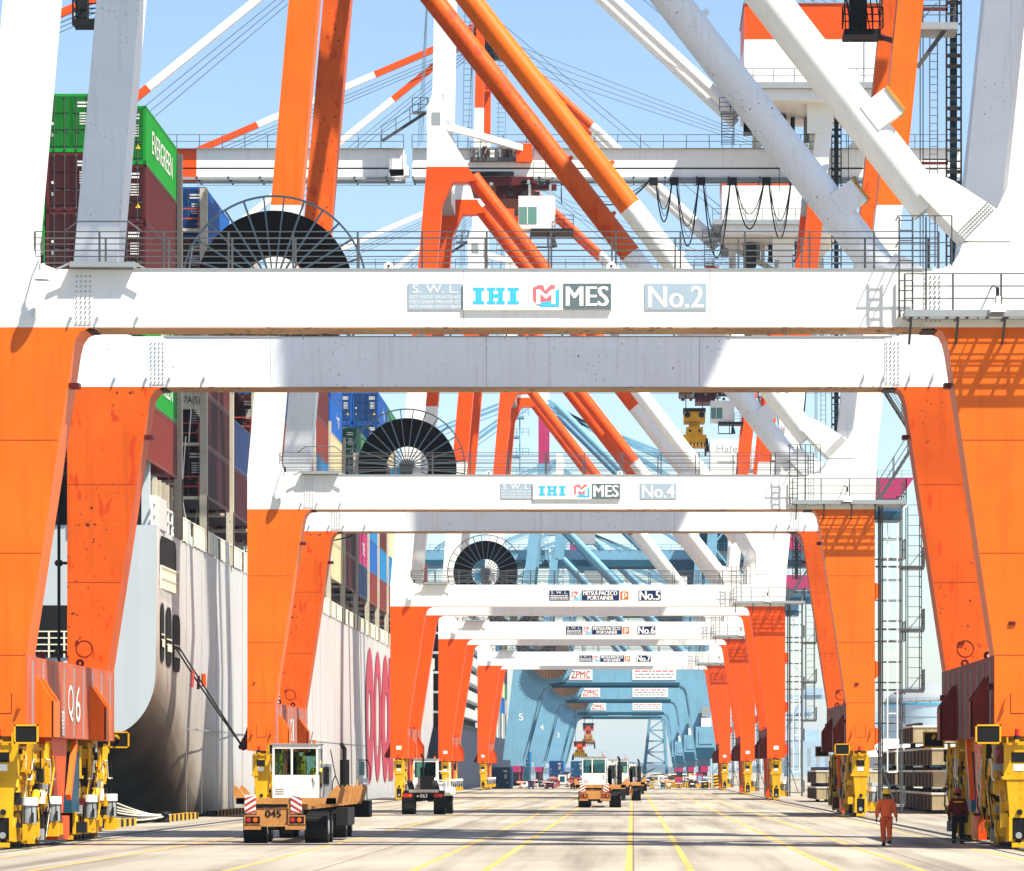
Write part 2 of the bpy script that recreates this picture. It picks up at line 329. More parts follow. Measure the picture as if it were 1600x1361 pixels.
def crane(Y0, model, num, label, trolley_x, orange, wornorange, det, logos):
    A=model=='A'; zs=31.2 if A else 33.6; c0=31.03 if A else 33.8
    root=thing('gantry_crane', label, 'crane', (-3.7,Y0+9.3,0), 'container gantry cranes straddling the quay road')
    FR=[(Y0,orange,WHITE),(Y0+17,wornorange if A else orange,WHITEW if A else WHITE)]
    xo=lambda z:-19.65+.087*(z-17.45); xi=lambda z:xo(z)+1.5
    ro=lambda z:12.33+.103*(z-17.45); ri=lambda z:ro(z)-1.32
    for k,(y0,om,wm) in enumerate(FR):
        y1=y0+1.6
        # ---- lower legs (orange, white knee)
        m=MB()
        m.xz([(-19.65,5.84),(-18.25,5.84),(-16.84,15.0),(-16.76,15.35),(-16.6,15.58),(-16.3,15.7),(-19.65,15.7)],y0,y1,om)
        m.xz([(-19.65,15.7),(-16.3,15.7),(-16.3,17.45),(-17.35,17.45),(-17.75,17.6),(-17.98,17.85),(xi(18.3),18.3),(xo(18.3),18.3),(xo(17.45),17.45)],y0,y1,wm)
        if det:
            m.ring((-19.05,6.6),.27,.3,y0-.012,y0-.002,MAR,20) if k else None; m.cyl((-19.3,y0-.05,6.85),(-19.3,y0,6.85),.05,MAR,6)
            for zz_ in (8.9,12.3,5.83): m.box(-19.64,-18.27+(zz_-5.84)*.152,y0-.006,y0-.001,zz_,zz_+.022,SEAM)
            m.box(-16.98,-16.7,y0+.2,y0+.7,13.9,14.05,MAR)
        m.build('leg',root)
        m=MB()
        m.xz([(12.33,5.84),(10.87,5.84),(9.5,15.0),(9.42,15.35),(9.3,15.58),(9.0,15.7),(12.33,15.7)],y0,y1,om)
        m.xz([(12.33,15.7),(9.0,15.7),(9.0,17.45),(9.3,17.47),(9.62,17.62),(9.8,17.9),(9.9,18.2),(10.4,18.4),(ri(18.4),18.4),(ro(18.4),18.4)],y0,y1,wm)
        if det:
            m.ring((11.55,6.6),.27,.3,y0-.012,y0-.002,MAR,20) if k else None; m.box(11.3,11.5,y0-.05,y0,6.75,6.85,MAR)
            for zz_ in (8.9,12.3,5.83): m.box(10.89-(zz_-5.84)*.152,12.32,y0-.006,y0-.001,zz_,zz_+.022,SEAM)
            m.box(9.38,9.6,y0+.2,y0+.7,13.9,14.05,MAR)
            m.cyl((10.7,y0+.4,4.9),(10.9,y0+.4,4.9),.1,MAR,8)
        for z in (8.0,12.0,4.6): m.xz([(12.33,z),(12.62,z-.1),(12.62,z-.75),(12.33,z-.95)],y0+.5,y0+.62,om)
        m.build('leg',root)
        # ---- upper legs
        m=MB()
        def seg(za,zb,f0,f1,mm): m.xz([(f0(za),za),(f1(za),za),(f1(zb),zb),(f0(zb),zb)],y0,y1,mm)
        seg(18.3,zs,xo,xi,wm); seg(zs,51.3,xo,xi,om)
        m.xz([(xi(48.2),48.2),(-14.6,50.1),(-13.6,50.1),(-12.6,50.2),(-13.4,51.3),(xi(51.3),51.3)],y0,y1,om)
        m.build('upper_leg',root)
        m=MB(); seg(18.4,zs,ri,ro,wm); seg(zs,50.8,ri,ro,om); seg(50.8,57.2,ri,ro,wm)
        m.build('upper_leg',root)
        # ---- mast above the waterside leg
        m=MB(); x=xo(51.3)
        m.xz([(x,51.3),(-13.3,51.3),(-15.15,54.3),(-16.65,54.3)],y0,y1,WHITE)
        m.xz([(-16.7,54.3),(-15.2,54.3),(-15.2,56.0),(-15.35,56.6),(-15.5,57.2),(-16.25,57.2),(-16.45,56.6),(-16.7,56.2)],y0,y1,WHITE)
        m.box(-16.3,-15.6,y0-.03,y0+.0,54.7,55.7,GREY)
        m.xz([(-16.25,57.2),(-15.35,57.2),(-15.1,69.4),(-16.0,69.4)],y0+.2,y1-.2,WHITE)
        m.xz([(-16.0,69.4),(-15.1,69.4),(-15.0,79),(-15.8,79)],y0+.2,y1-.2,RED)
        m.build('mast',root)
        # ---- portal beam
        m=MB(); m.box(-16.3,9.0,y0,y1,15.7,17.45,wm)
        for xs in (-12.6,-5.1,2.3): m.box(xs,xs+.015,y0-.004,y0-.001,15.72,17.42,GREY)
        if det:
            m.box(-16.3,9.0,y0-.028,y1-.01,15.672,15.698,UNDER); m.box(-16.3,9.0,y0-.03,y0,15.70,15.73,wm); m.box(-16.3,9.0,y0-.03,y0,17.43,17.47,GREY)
            for xs in (-16.52,9.02):
                m.box(xs-.28,xs+.28,y0-.02,y0-.001,15.78,17.38,wm); bolts(m,xs-.27,xs+.27,15.8,17.3,y0-.02,4,10,.02 if A else .015)
                m.box(xs-.3,xs+.3,y0+.1,y0+1.4,15.63,15.69,DARK)
            for xs in (-18.0,-16.9,-16.1,-14.9,8.0,8.7,9.6,11.2,10.4): m.xz([(xs,15.98),(xs+.05,15.98),(xs+.06,16.25)],y0-.16,y0,wm)
        for xs in (-7.35,-.65): m.xz([(xs-.16,17.45),(xs+.16,17.45),(xs+.12,17.62),(xs,17.68),(xs-.12,17.62)],y0+.05,y0+.12,WHITE); m.cyl((xs,y0+.03,17.55),(xs,y0+.05,17.55),.04,DARK,8)
        for i in range(10):
            xx=rnd.uniform(-15,8); m.box(xx,xx+.02,y0-.002,y0,16+rnd.random(),16.1+rnd.random()+.0,GREY) if False else None
        pb=m.build('portal_beam',root)
        if k==0: signs(pb, y0, model, num)
        # ---- big tubular brace
        m=MB(); yc=y0+.8; xt=(c0-50.6)/1.29; zz=lambda x:c0-1.29*x; xb=9.0
        xsw=(c0-zs)/1.29
        m.cyl((xt,yc,zz(xt)),(xsw,yc,zs),.60,om,28,caps=False); m.cyl((xsw,yc,zs),(xb,yc,zz(xb)),.60,wm,28,caps=False)
        if det:
            for xx in (-9,-4,-1.6,2,6.2):
                p=Vector((xx,yc,zz(xx))); nn=Vector((.79,0,.6127)); u=Vector((.6127,0,-.79)); q=p+nn*.6
                m.prism([q-u*.14,q+u*.14,q+u*.08+nn*.2,q-u*.08+nn*.2],(0,.06,0),om if zz(xx)>zs else wm)
            for q0 in (7.1,):
                p=Vector((q0,yc,zz(q0))); nn=Vector((.79,0,.6127)); u=Vector((.6127,0,-.79))
                a=p-u*.55+nn*.1; b_=p+u*.35+nn*.1
                m.prism([a,b_,b_+nn*.95,a+nn*.95],(0,-.62,0),wm); m.prism([a+nn*.95,b_+nn*.95,b_+nn*1.05,a+nn*1.05],(0,-.66,0),PRIM)
                m.prism([b_+nn*.93,b_+nn*1.05,a+nn*1.05,a+nn*.93],(0,.5,0),PRIM)
        u=Vector((.6127,0,-.79))
        m.build('brace',root)
        # ---- gusset at brace foot
        m=MB(); zo=c0-31.03
        m.xz([(9.1,20.35+zo),(9.65,20.1+zo),(10.95,19.25+zo),(11.35,20.1+zo),(11.35,18.3),(10.0,18.3),(9.95,18.35+zo*.6),(8.62,19.72+zo)],y0-.02,y1+.02,wm)
        if det:
            d=Vector((1.05,0,1.15)); p=Vector((9.93,y0-.02,18.25+zo*.8)); d2=Vector((-.55,0,.62)).normalized()
            for i in range(16):
                for j in range(4):
                    q=p+Vector((1.0,0,1.0))*(i/16.0)*1.0+d2*(j*.09+.06); m.box(q.x-.018,q.x+.018,q.y-.03,q.y,q.z-.018,q.z+.018,GREY)
        m.build('gusset_plate',root)
    m=MB(); m.cyl((-20.0,Y0+17.4,5.2),(-20.0,Y0+17.4,15.6),.06,DARK,6)
    for z in (6.5,9.6,13.2): m.bar((-20.15,Y0+17.4,z),(-19.6,Y0+17.4,z),.1,.1,MAR); m.cyl((-20.0,Y0+17.4,z-.1),(-20.0,Y0+17.4,z+.1),.12,DARK,8)
    m.build('cable_conduit',root)
    m=MB()
    for yy in (Y0+.5,Y0+17.5): m.bar((-14.9,yy,54.6),(-8.3,Y0+5.6 if yy<Y0+9 else Y0+8.6,53.5),.5,.5,WHITE)
    m.build('tie_strut',root)
    m=MB(); m.bar((-16.8,Y0+2.5,56.2),(-20.5,Y0+2.5,53.8),.1,.25,GAL); m.rail([(-20.5,Y0+2.4,53.9),(-18.2,Y0+2.4,55.3)],1.1,2,1.2); m.rail([(-18.2,Y0+2.4,55.4),(-16.8,Y0+2.4,56.2)],1.1,2,.8); m.box(-18,-16.7,Y0+2.2,Y0+3.2,56.1,56.2,GREY); m.rail([(-18,Y0+2.2,56.2),(-16.7,Y0+2.2,56.2)],1.1,2,.7)
    m.build('hinge_stair',root)
    # ---- sill beams
    for sx,(xa,xb) in ((1,(-19.65,-18.25)),(-1,(10.87,12.33))):
        m=MB(); y0=Y0; y1=Y0+18.6; inner=xb if sx>0 else xa
        m.box(xa,xb,y0,y0+1.6,3.4,5.838,orange); m.box(xa,xb,y1-1.6,y1,3.4,5.838,orange)
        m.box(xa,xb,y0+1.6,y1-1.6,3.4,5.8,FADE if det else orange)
        m.box(min(inner,inner+sx*.012),max(inner,inner+sx*.012),y0+.02,y1-.02,3.41,5.83,FADE if sx>0 else REDSH)
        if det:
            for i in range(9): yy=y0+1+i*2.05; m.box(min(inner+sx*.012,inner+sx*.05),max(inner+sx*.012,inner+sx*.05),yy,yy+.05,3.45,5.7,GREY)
        FN=orange if sx>0 else REDSH
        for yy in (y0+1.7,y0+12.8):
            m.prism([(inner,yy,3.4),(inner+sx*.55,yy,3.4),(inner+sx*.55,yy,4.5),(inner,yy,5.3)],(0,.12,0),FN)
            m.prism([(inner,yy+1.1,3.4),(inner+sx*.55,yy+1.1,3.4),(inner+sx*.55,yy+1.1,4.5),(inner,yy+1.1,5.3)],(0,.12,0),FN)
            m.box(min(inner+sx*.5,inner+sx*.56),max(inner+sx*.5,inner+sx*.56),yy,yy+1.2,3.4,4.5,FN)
        for yy in (y0+4,y0+12): m.ring((inner-sx*.2,5.95),.05,.14,yy,yy+.08,MAR,12)
        if det:
            cx=(xa+xb)/2
            m.box(cx-.25,cx-.23,y0-.008,y0,4.1,4.7,MAR); m.box(cx+.25,cx+.27,y0-.008,y0,4.1,4.7,MAR); m.box(cx-.25,cx+.27,y0-.008,y0,4.08,4.1,MAR)
            for q in (-.5,.45): m.prism([(cx+q,y0,4.2),(cx+q+.1,y0,4.55),(cx+q+.1,y0,4.25)],(0,-.15,0),orange)
        else:
            cx=(xa+xb)/2; m.box(cx-.2,cx+.2,y0-.01,y0,4.1,4.4,WHITE)
        if sx>0:
            m.xz([(xa,3.5),(xa-.25,3.4),(xa-.5,3.5),(xa-.45,3.75),(xa-.2,4.2),(xa,4.8)],y0+.5,y0+.6,MAR)
            m.ring((xa-.36,3.6),.05,.15,y0+.44,y0+.66,MAR,12)
        sb=m.build('sill_beam',root)
        if A and sx>0:
            m=MB(); text(m,'Q' ,(inner+.03,Y0+8.0,3.95),(0,1.1,0),(0,0,1.2),WHITE); m.build('berth_letter',sb); m=MB()
            text(m,{2:'6',4:'1'}[num],(inner+.03,Y0+9.6,3.95),(0,1.0 if num==2 else .5,0),(0,0,1.2),WHITE)
            m.build('berth_number',sb); m=MB(); slug(m,(inner+.03,Y0+6.7,3.5),(0,0,.8),(0,.5,0),WHITE,2,3); m.build('small_print',sb)
        # anchor column and low frame between the bogies
        m=MB(); cx=(xa+xb)/2+sx*.15
        m.yz([(Y0+6.4,3.4),(Y0+9.6,3.4),(Y0+8.7,1.0),(Y0+7.0,1.0)],cx-.3,cx+.3,RED if det else orange)
        m.bar((cx+sx*.4,Y0+10.6,3.4),(cx+sx*.4,Y0+9.2,1.5),.16,.3,ORA); m.box(cx-.4,cx+.4,Y0+7.0,Y0+9.4,.15,.9,RED); m.box(cx-.3,cx+.3,Y0+10.5,Y0+12.2,1.0,3.0,BLUD); m.box(cx-.1,cx+.1,Y0+9.3,Y0+12,1.9,2.1,DARK)
        m.box(cx-.1,cx+.2,Y0+7.9,Y0+8.4,.9,1.7,GREY)
        m.build('anchor_column',root)
        X=(xa+xb)/2
        bogie_parts(root,X,Y0+2.98,sx,-1,det); bogie_parts(root,X,Y0+15.4,sx,1,det)
        if det:                                         # dark panel in a yellow frame
            for yy in ((Y0-.5),(Y0+19.2)):
                m=MB(); xx=inner+sx*.12; ww=.62
                m.box(xx-.06,xx+ww*1.0 if sx>0 else xx+.06,yy,yy+.06,3.28,3.72,YEL) if False else None
                x0,x1=(xx-.35,xx+.28) if sx>0 else (xx-.45,xx+.22)
                m.box(x0,x1,yy,yy+.05,3.22,3.70,BLK)
                for a,b_,c_,d_ in ((x0-.05,x1+.05,3.70,3.75),(x0-.05,x1+.05,3.17,3.22),(x0-.05,x0,3.17,3.75),(x1,x1+.05,3.17,3.75)): m.box(a,b_,yy-.02,yy+.06,c_,d_,YEL)
                m.bar((x0+.3,yy+.05,3.5),(x0+.3 ,Y0 if yy<Y0 else Y0+18.6,3.6),.08,.08,YEL)
                m.build('dark_panel',root)
    # ---- rails and walkways
    y0=Y0
    m=MB(); m.rail([(-18.0,y0+.1,17.47),(9.2,y0+.1,17.47)],1.12,6,1.95,GAL,.014 if A else .02,.028); m.rail([(-18.0,y0+1.5,17.47),(9.0,y0+1.5,17.47)],1.12,3,1.95,GAL,.014,.028)
    m.tube([(-17.1,y0+.1,18.6),(-16.7,y0+.1,18.9),(-15.2,y0+.1,18.9),(-14.8,y0+.1,18.6)],.025,GAL,5)
    m.build('railing',root)
    m=MB(); m.rail([(-18.0,y0+17.1,17.47),(9.2,y0+17.1,17.47)],1.12,3,1.95,GAL,.014,.028); m.build('railing',root)
    m=MB(); m.box(8.1,13.9,y0-1.0,y0-.93,15.9,16.1,GREY); m.box(8.1,13.9,y0-.22,y0-.02,15.93,16.08,GREY); m.box(12.36,13.9,y0-.02,y0+2.2,15.93,16.08,GREY); m.box(8.1,8.17,y0-.93,y0-.22,15.9,16.08,GREY); m.box(13.83,13.9,y0-.93,y0-.22,15.9,16.08,GREY)
    for i in range(5): m.box(8.17,13.83,y0-.84+i*.13,y0-.825+i*.13,16.03,16.07,GAL)
    for i in range(9): m.box(8.8+i*.6,8.86+i*.6,y0-.93,y0-.22,15.93,16.03,GAL)
    for xx in (8.3,9.7,11.1,12.3): m.bar((xx,y0-.95,15.93),(xx,y0-.02,15.2),.07,.07,GAL); m.bar((xx,y0-.95,15.9),(xx,y0-.02,15.9),.07,.07,GAL)
    wk=m.build('walkway',root)
    m=MB(); m.rail([(8.1,y0-.95,16.08),(13.85,y0-.95,16.08)],1.1,3,1.45,GAL,.016,.028); m.rail([(13.85,y0-.95,16.08),(13.85,y0+2.1,16.08)],1.1,3,1.45,GAL,.016,.028)
    m.build('railing',wk)
    m=MB()                                               # caged ladder from walkway up to the beam top
    for xx in (7.95,8.35,8.75): m.bar((xx,y0-.75,15.9),(xx,y0-.75,18.9),.05,.05,GAL)
    for i in range(10): m.bar((7.95,y0-.75,16.1+i*.3),(8.35,y0-.75,16.1+i*.3),.03,.03,GAL)
    for zz_ in (17.5,18.1,18.9): m.bar((7.9,y0-1.0,zz_),(9.5,y0-1.0,zz_),.03,.03,GAL); m.bar((7.9,y0-1.0,zz_),(7.9,y0,zz_),.03,.03,GAL)
    for xx in (9.0,9.5): m.bar((xx,y0-1.0,17.4),(xx,y0-1.0,18.9),.04,.04,GAL)
    m.build('ladder',wk)
    for (lx,lz) in ((-17.68,17.05),(10.85,16.0)):
        m=MB(); yy=y0-.55 if lx<0 else y0-1.15
        m.cyl((lx,yy,lz+.45),(lx,yy,lz+.75),.05,DARK,8); m.cyl((lx,yy,lz),(lx,yy,lz+.28),.26,WHITE,20,r1=.09); m.cyl((lx,yy,lz+.28),(lx,yy,lz+.48),.09,WHITE,12)
        m.cyl((lx,yy,lz-.01),(lx,yy,lz+.02),.22,GREY,16); m.tube([(lx,yy,lz+.7),(lx-.1,yy+.3,lz+.85),(lx-.1,y0+.1,lz+.85)],.025,GAL,5)
        m.build('floodlight',root)
    m=MB(); m.box(-16.9,-15.0,y0-.35,y0+.5,17.47,17.62,GREY); m.bar((-17.3,y0-.3,17.4),(-16.8,y0-.3,17.62),.06,.06,GREY); m.bar((-15.0,y0-.3,17.62),(-14.6,y0-.3,17.4),.06,.06,GREY); m.build('hatch_cover',root)
    # ---- cable reel
    if True:
        cx,cz,yr=-12.75,19.5,Y0+20.2
        m=MB(); m.ring((cx,cz),1.2,2.78,yr-.25,yr+.25,COIL,56); reel=m.build('cable_reel',root)
        m=MB(); m.ring((cx,cz),3.24,3.31,yr-.36,yr-.30,SPOKE,64)
        for i in range(28):
            a=2*math.pi*(i+.5)/28; m.bar((cx+.35*math.cos(a),yr-.42,cz+.35*math.sin(a)),(cx+3.27*math.cos(a),yr-.34,cz+3.27*math.sin(a)),.05,.07,SPOKE)
        m.build('spoke_wheel',reel)
        m=MB(); m.cyl((cx,yr-.8,cz),(cx,yr+.6,cz),.42,GREY,16); m.box(cx-.9,cx-.3,yr-.75,yr-.45,cz-.7,cz-.1,SIGNB); m.box(cx+.3,cx+.8,yr-.7,yr-.4,cz-.7,cz-.1,WHITE); m.box(cx-.35,cx+.35,yr-1.1,yr-.8,cz-.4,cz+.2,GAL); m.build('drive_unit',reel)
        m=MB(); m.box(cx-.5,cx+.5,Y0+18.6,yr+.7,16.4,16.9,WHITE); m.box(cx-.4,cx+.4,yr+.3,yr+.7,16.9,cz+.4,WHITE); m.build('reel_support',root)
        m=MB()
        m.tube([(cx-2,yr,17.6),(cx-2.6,yr-.4,16.2),(cx-3.2,yr-.6,15.55),(cx-4.1,yr-1.2,15.3)],.04,DARK,5); (m.build('power_cable',root) if num==4 else None)
    # ---- landside access tower and stairs
    m=MB(); xa,xb,ya,yb=12.75,13.75,Y0+.6,Y0+1.9
    for (xx,yy) in ((xa,ya),(xb,ya),(xa,yb),(xb,yb)): m.bar((xx,yy,.3),(xx,yy,15.9),.07,.07,GAL)
    i=0
    z=.6
    while z<15.6:
        m.bar((xa,ya,z),(xb,ya,z),.04,.04,GAL); m.bar((xa,yb,z),(xb,yb,z),.04,.04,GAL); m.bar((xb,ya,z),(xb,yb,z),.04,.04,GAL)
        if i%2==0: m.bar((12.33,ya+.3,z),(xa,ya+.3,z),.06,.06,GAL)
        if i%4==0: m.box(xa,xb+.15,ya,yb,z,z+.06,GREY); m.rail([(xb+.15,ya,z),(xb+.15,yb,z)],1,2,1,GAL)
        z+=1.05; i+=1
    for (xx,yy) in ((14.05,ya),(14.75,ya),(14.05,yb),(14.75,yb)): m.bar((xx,yy,6.5),(xx,yy,15.9),.05,.05,GAL)
    for i in range(19): zz_=6.6+i*.52; m.bar((14.05,ya,zz_),(14.75,ya,zz_),.03,.03,GAL); m.bar((14.75,ya,zz_),(14.75,yb,zz_),.03,.03,GAL)
    for zz_ in (6.5,9.6,12.8): m.box(13.7,14.9,ya,yb,zz_-.12,zz_,GREY); m.rail([(14.9,ya,zz_),(14.9,yb,zz_)],1.05,3,.7,GAL,.02,.03); m.bar((12.4,ya-.05,zz_),(14.9,ya-.05,zz_),.06,.1,GAL); m.bar((14.1,ya-.05,zz_),(14.9,ya-.05,zz_+1),.04,.04,GAL)
    m.build('access_tower',root)
    m=MB(); m.bar((12.55,Y0+.3,.3),(12.55,Y0+.3,15.9),.09,.09,DARK)
    for xx in (13.0,13.5): m.bar((xx,Y0+.35,2.3),(xx,Y0+.35,15),.06,.06,WHITE)
    for i in range(5): m.bar((13.0,Y0+.35,2.3+i*3),(13.5,Y0+.35,2.3+i*3),.06,.06,WHITE)
    m.bar((12.4,Y0+.4,3.6),(13.4,Y0+.4,.6),.06,.06,GAL); m.build('hoist_guide',root)
    z=16.1; d=1; k=0
    m=MB()
    while z<27:
        xl=ro(z)+.35; xr=xl+1.9; a,b_=(xl,xr) if d>0 else (xr+.15,xl+.15); z2=z+3.0
        for yy in (Y0+2.6,Y0+3.4):
            m.bar((a,yy,z),(b_,yy,z2),.05,.15,GAL)
            for hh in (.5,1.0): m.bar((a,yy,z+hh),(b_,yy,z2+hh),.03,.03,GAL)
            for t in (.1,.5,.9): px=a+(b_-a)*t; pz=z+3*t; m.bar((px,yy,pz),(px,yy,pz+1),.04,.04,GAL)
        for t in range(10): px=a+(b_-a)*(t+.5)/10; pz=z+3*(t+.5)/10; m.box(px-.1,px+.1,Y0+2.6,Y0+3.4,pz-.02,pz+.02,GAL)
        px=b_; m.box(min(px,px+.8*d),max(px,px+.8*d),Y0+1.6,Y0+3.5,z2-.1,z2,GREY); m.rail([(px+.8*d,Y0+1.6,z2),(px+.8*d,Y0+3.4,z2)],1.05,3,1)
        if k%3==2: m.bar((ro(z2)-.1,Y0+2,z2-1.2),(px,Y0+2,z2-.1),.12,.12,GAL)
        z=z2; d=-d; k+=1
    m.bar((xr,Y0+3,z),(xr,Y0+3,z+13),.05,.05,GAL); m.bar((xr+.4,Y0+3,z),(xr+.4,Y0+3,z+13),.05,.05,GAL)
    for i in range(32): m.bar((xr,Y0+3,z+.2+i*.4),(xr+.4,Y0+3,z+.2+i*.4),.03,.03,GAL)
    m.build('stairway',root)
    m=MB()
    for z in (40.6,):
        xl=ro(z)-.05; m.box(xl,xl+1.95,Y0+.4,Y0+2.6,z-.35,z,GREY); m.rail([(xl+.1,Y0+.45,z),(xl+1.9,Y0+.45,z),(xl+1.9,Y0+2.5,z)],1.15,3,.9,GAL,.02,.035); m.bar((xl-.1,Y0+.9,z-2.2),(xl+1.3,Y0+.9,z-.3),.16,.22,GAL); m.bar((xl,Y0+1,z+.1),(xl+.9,Y0+1,z+1.1),.05,.05,GAL)
    m.build('access_platform',root)
    m=MB(); X=16.7; yy=Y0+4                              # dark lift mast
    for xx in (X-.38,X+.38): m.bar((xx,yy,22),(xx,yy,56.5),.09,.12,DARK)
    m.box(X-.18,X+.18,yy+.1,yy+.3,22,56.5,TEALD)
    z=22
    while z<56.5: m.bar((X-.38,yy,z),(X+.38,yy,z),.05,.08 if int(z)%3 else .2,DARK); z+=.55
    for z in (26,34,42,50): m.bar((ro(z)-.2,yy,z),(X-.3,yy,z),.12,.14,MAR); m.bar((X-1.6,yy,z+.2),(X-.3,yy,z+.2),.06,.06,DARK)
    for xx in (X-1.75,X-1.6): m.bar((xx,yy,20),(xx,yy,56),.05,.05,DARK)
    m.build('lift_mast',root)
    # ---- boom and girder
    ga=((Y0+5.5,Y0+6.7),(Y0+7.5,Y0+8.7))
    for nm,xs in (('boom',[(-75,-64,WHITE),(-64,-58,RED),(-58,-40,WHITE),(-40,-36,RED),(-36,-18.9,WHITE)]),('girder',[(-18.2,27,WHITE)])):
        m=MB()
        for (a,b_) in ga:
            for x0,x1,mm in xs:
                m.box(x0,x1,a,b_,52.15,53.7,mm); m.box(x0,x1,a+.1,b_-.1,52.0,52.15,DARK); m.box(x0,x1,a-.05,b_+.05,51.35,52.0,mm)
            x0=xs[0][0]; x1=xs[-1][1]; m.box(x0,x1,a-.3,a-.2,51.1,51.3,GREY)
            x=x0
            while x<x1: m.box(x,x+.12,a-.35,b_+.1,51.2,51.36,DARK); x+=2.6
        x=xs[0][0]
        while x<xs[-1][1]-1: m.box(x,x+.5,Y0+6.7,Y0+7.5,52.3,52.9,GREY); x+=7
        if nm=='boom': m.xz([(-20.5,53.7),(-18.9,52.6),(-18.5,52.2),(-18.5,51.5),(-20,51.4)],Y0+5.45,Y0+6.75,WHITE)
        g_=m.build(nm,root)
        m=MB(); m.rail([(max(xs[0][0],-60),Y0+5.2,53.7),(xs[-1][1],Y0+5.2,53.7)],1.1,2,1.9,GAL,.022,.03); m.box(max(xs[0][0],-60),xs[-1][1],Y0+5.15,Y0+5.5,53.66,53.7,GREY); m.build('railing',g_)
    m=MB()
    m.box(-16.6,-15.2,Y0+1.6,Y0+17,49.9,51.3,GREY); m.box(14.4,15.7,Y0+1.6,Y0+17,49.8,51.2,GREY); m.box(-16,-15.2,Y0+1.4,Y0+17.2,78.2,79.2,RED)
    m.build('cross_beam',root)
    m=MB(); m.box(-17.5,-13.6,Y0+2,Y0+16,77.2,77.35,DARK); m.rail([(-17.5,Y0+2,77.35),(-13.6,Y0+2,77.35)],1.1,3,1,DARK); m.rail([(-17.5,Y0+16,77.35),(-13.6,Y0+16,77.35)],1.1,3,1,DARK)
    for i in range(8): yy=Y0+3+i*1.6; m.cyl((-15.9+.5*(i%3),yy,76.6),(-15.9+.5*(i%3),yy+.3,76.6),.55,BLUD,14)
    m.box(-16.2,-14.2,Y0+3,Y0+15,74.8,75,DARK); m.rail([(-16.2,Y0+3,75),(-14.2,Y0+3,75)],1.1,3,1,DARK)
    m.prism([(-17.6,Y0+5,78.2),(-14.6,Y0+5,80.0),(-13.6,Y0+5,78.6),(-14.6,Y0+5,76.8)],(0,1,0),RED); m.build('apex_platform',root)
    m=MB()                                              # mast ladder cage
    for xx in (-13.9,-13.2): m.bar((xx,Y0+3,54.8),(xx+.3,Y0+3,75),.06,.06,SPOKE)
    for i in range(42): z=55+i*.48; m.bar((-13.9,Y0+3,z),(-13.1,Y0+3,z),.05,.06,SPOKE)
    m.build('ladder_tower',root)
    for yy in (Y0+6.2,Y0+10.8):
        m=MB(); t=(78.6-68.6)/(78.6-56.7); a=Vector((-15.0,yy,78.6)); b_=Vector((8.6,yy,56.7)); c_=a.lerp(b_,t)
        m.cyl(a,c_,.48,RED,14,caps=False); m.cyl(c_,b_,.48,WHITE,14,caps=False); m.cyl(a+Vector((1,0,1)),b_+Vector((3.5,0,1)),.05,SPOKE,4); m.build('backstay',root)
        for (bx,bz,bands,dy) in () if yy>Y0+8 else ((-73.5,53.8,((0,.18,RED),(.18,.39,WHITE),(.39,.64,RED),(.64,.82,WHITE),(.82,1,RED)),0),(-46.5,53.8,((0,.28,RED),(.28,.79,WHITE),(.79,1,RED)),.5)):
            m=MB(); a=Vector((-16.2,yy+dy,78.3)); b_=Vector((bx,yy+dy,bz))
            for t0,t1,mm in bands: m.bar(a.lerp(b_,t0),a.lerp(b_,t1),.5,.62,mm)
            m.build('forestay',root)
            m=MB()
            for i in range(3): m.cyl(a+Vector((.5,0,-.8-.35*i)),b_+Vector((2+i,0,.3)),.05,SPOKE,4)
            m.build('hoist_rope',root)
    m=MB()
    m.cyl((-36,Y0+5.3,50.9),(26,Y0+5.3,50.9),.035,SPOKE,4); m.cyl((-36,Y0+5.6,50.7),(26,Y0+5.6,50.7),.035,SPOKE,4)
    for i in range(4): m.cyl((-14.6,Y0+4+i*1.5,77.5-i*.5),(19.5,Y0+4+i,64.4),.04,SPOKE,4); m.cyl((-16.4,Y0+3+i,76.5),(-17.2-.2*i,Y0+3+i,53.8),.03,SPOKE,4)
    m.build('hoist_rope',root)
    # ---- machinery house
    m=MB(); m.box(9,20.4,Y0-1,Y0+10,57.8,61.4,WHITE); m.box(9,20.4,Y0-1,Y0+10,61.4,64.3,RED); m.box(18.6,18.7,Y0-1.03,Y0-1,57.8,61.2,GREY); m.box(8.9,20.5,Y0-1.1,Y0+10.1,64.3,64.4,GREY)
    hs=m.build('machinery_house',root)
    m=MB(); m.box(8,21.3,Y0-2,Y0+11,57.3,57.78,GREY); m.box(9,20.5,Y0-1.6,Y0+10.6,56.4,57.3,WHITE)
    for xx in (10.2,14.9,19.2): m.box(xx-.35,xx+.35,Y0+5.6,Y0+6.6,53.7,56.4,WHITE)
    m.bar((9.5,Y0+6,56.4),(14.4,Y0+6,53.8),.5,.5,WHITE); m.bar((20.2,Y0+6,56.4),(15.8,Y0+6,51),.6,.6,WHITE); m.box(14.1,15.7,Y0-.1,Y0,54,56.5,WHITE)
    m.box(11.3,12.6,Y0+4,Y0+5,53.9,56.2,DARK); m.box(7.2,8.6,Y0+4.4,Y0+5.3,56.4,56.6,GREY)
    for i in range(14): xx=8.5+i*.85; m.box(xx,xx+.12,Y0-1.55,Y0-1.4,56.45,57.3,GREY)
    for i in range(9): xx=rnd.uniform(9,19); zz_=rnd.uniform(54,55.6); m.box(xx,xx+rnd.uniform(.3,.9),Y0+6,Y0+7,zz_,56.4,rnd.choice([GREY,DARK,WHITE,GREY]))
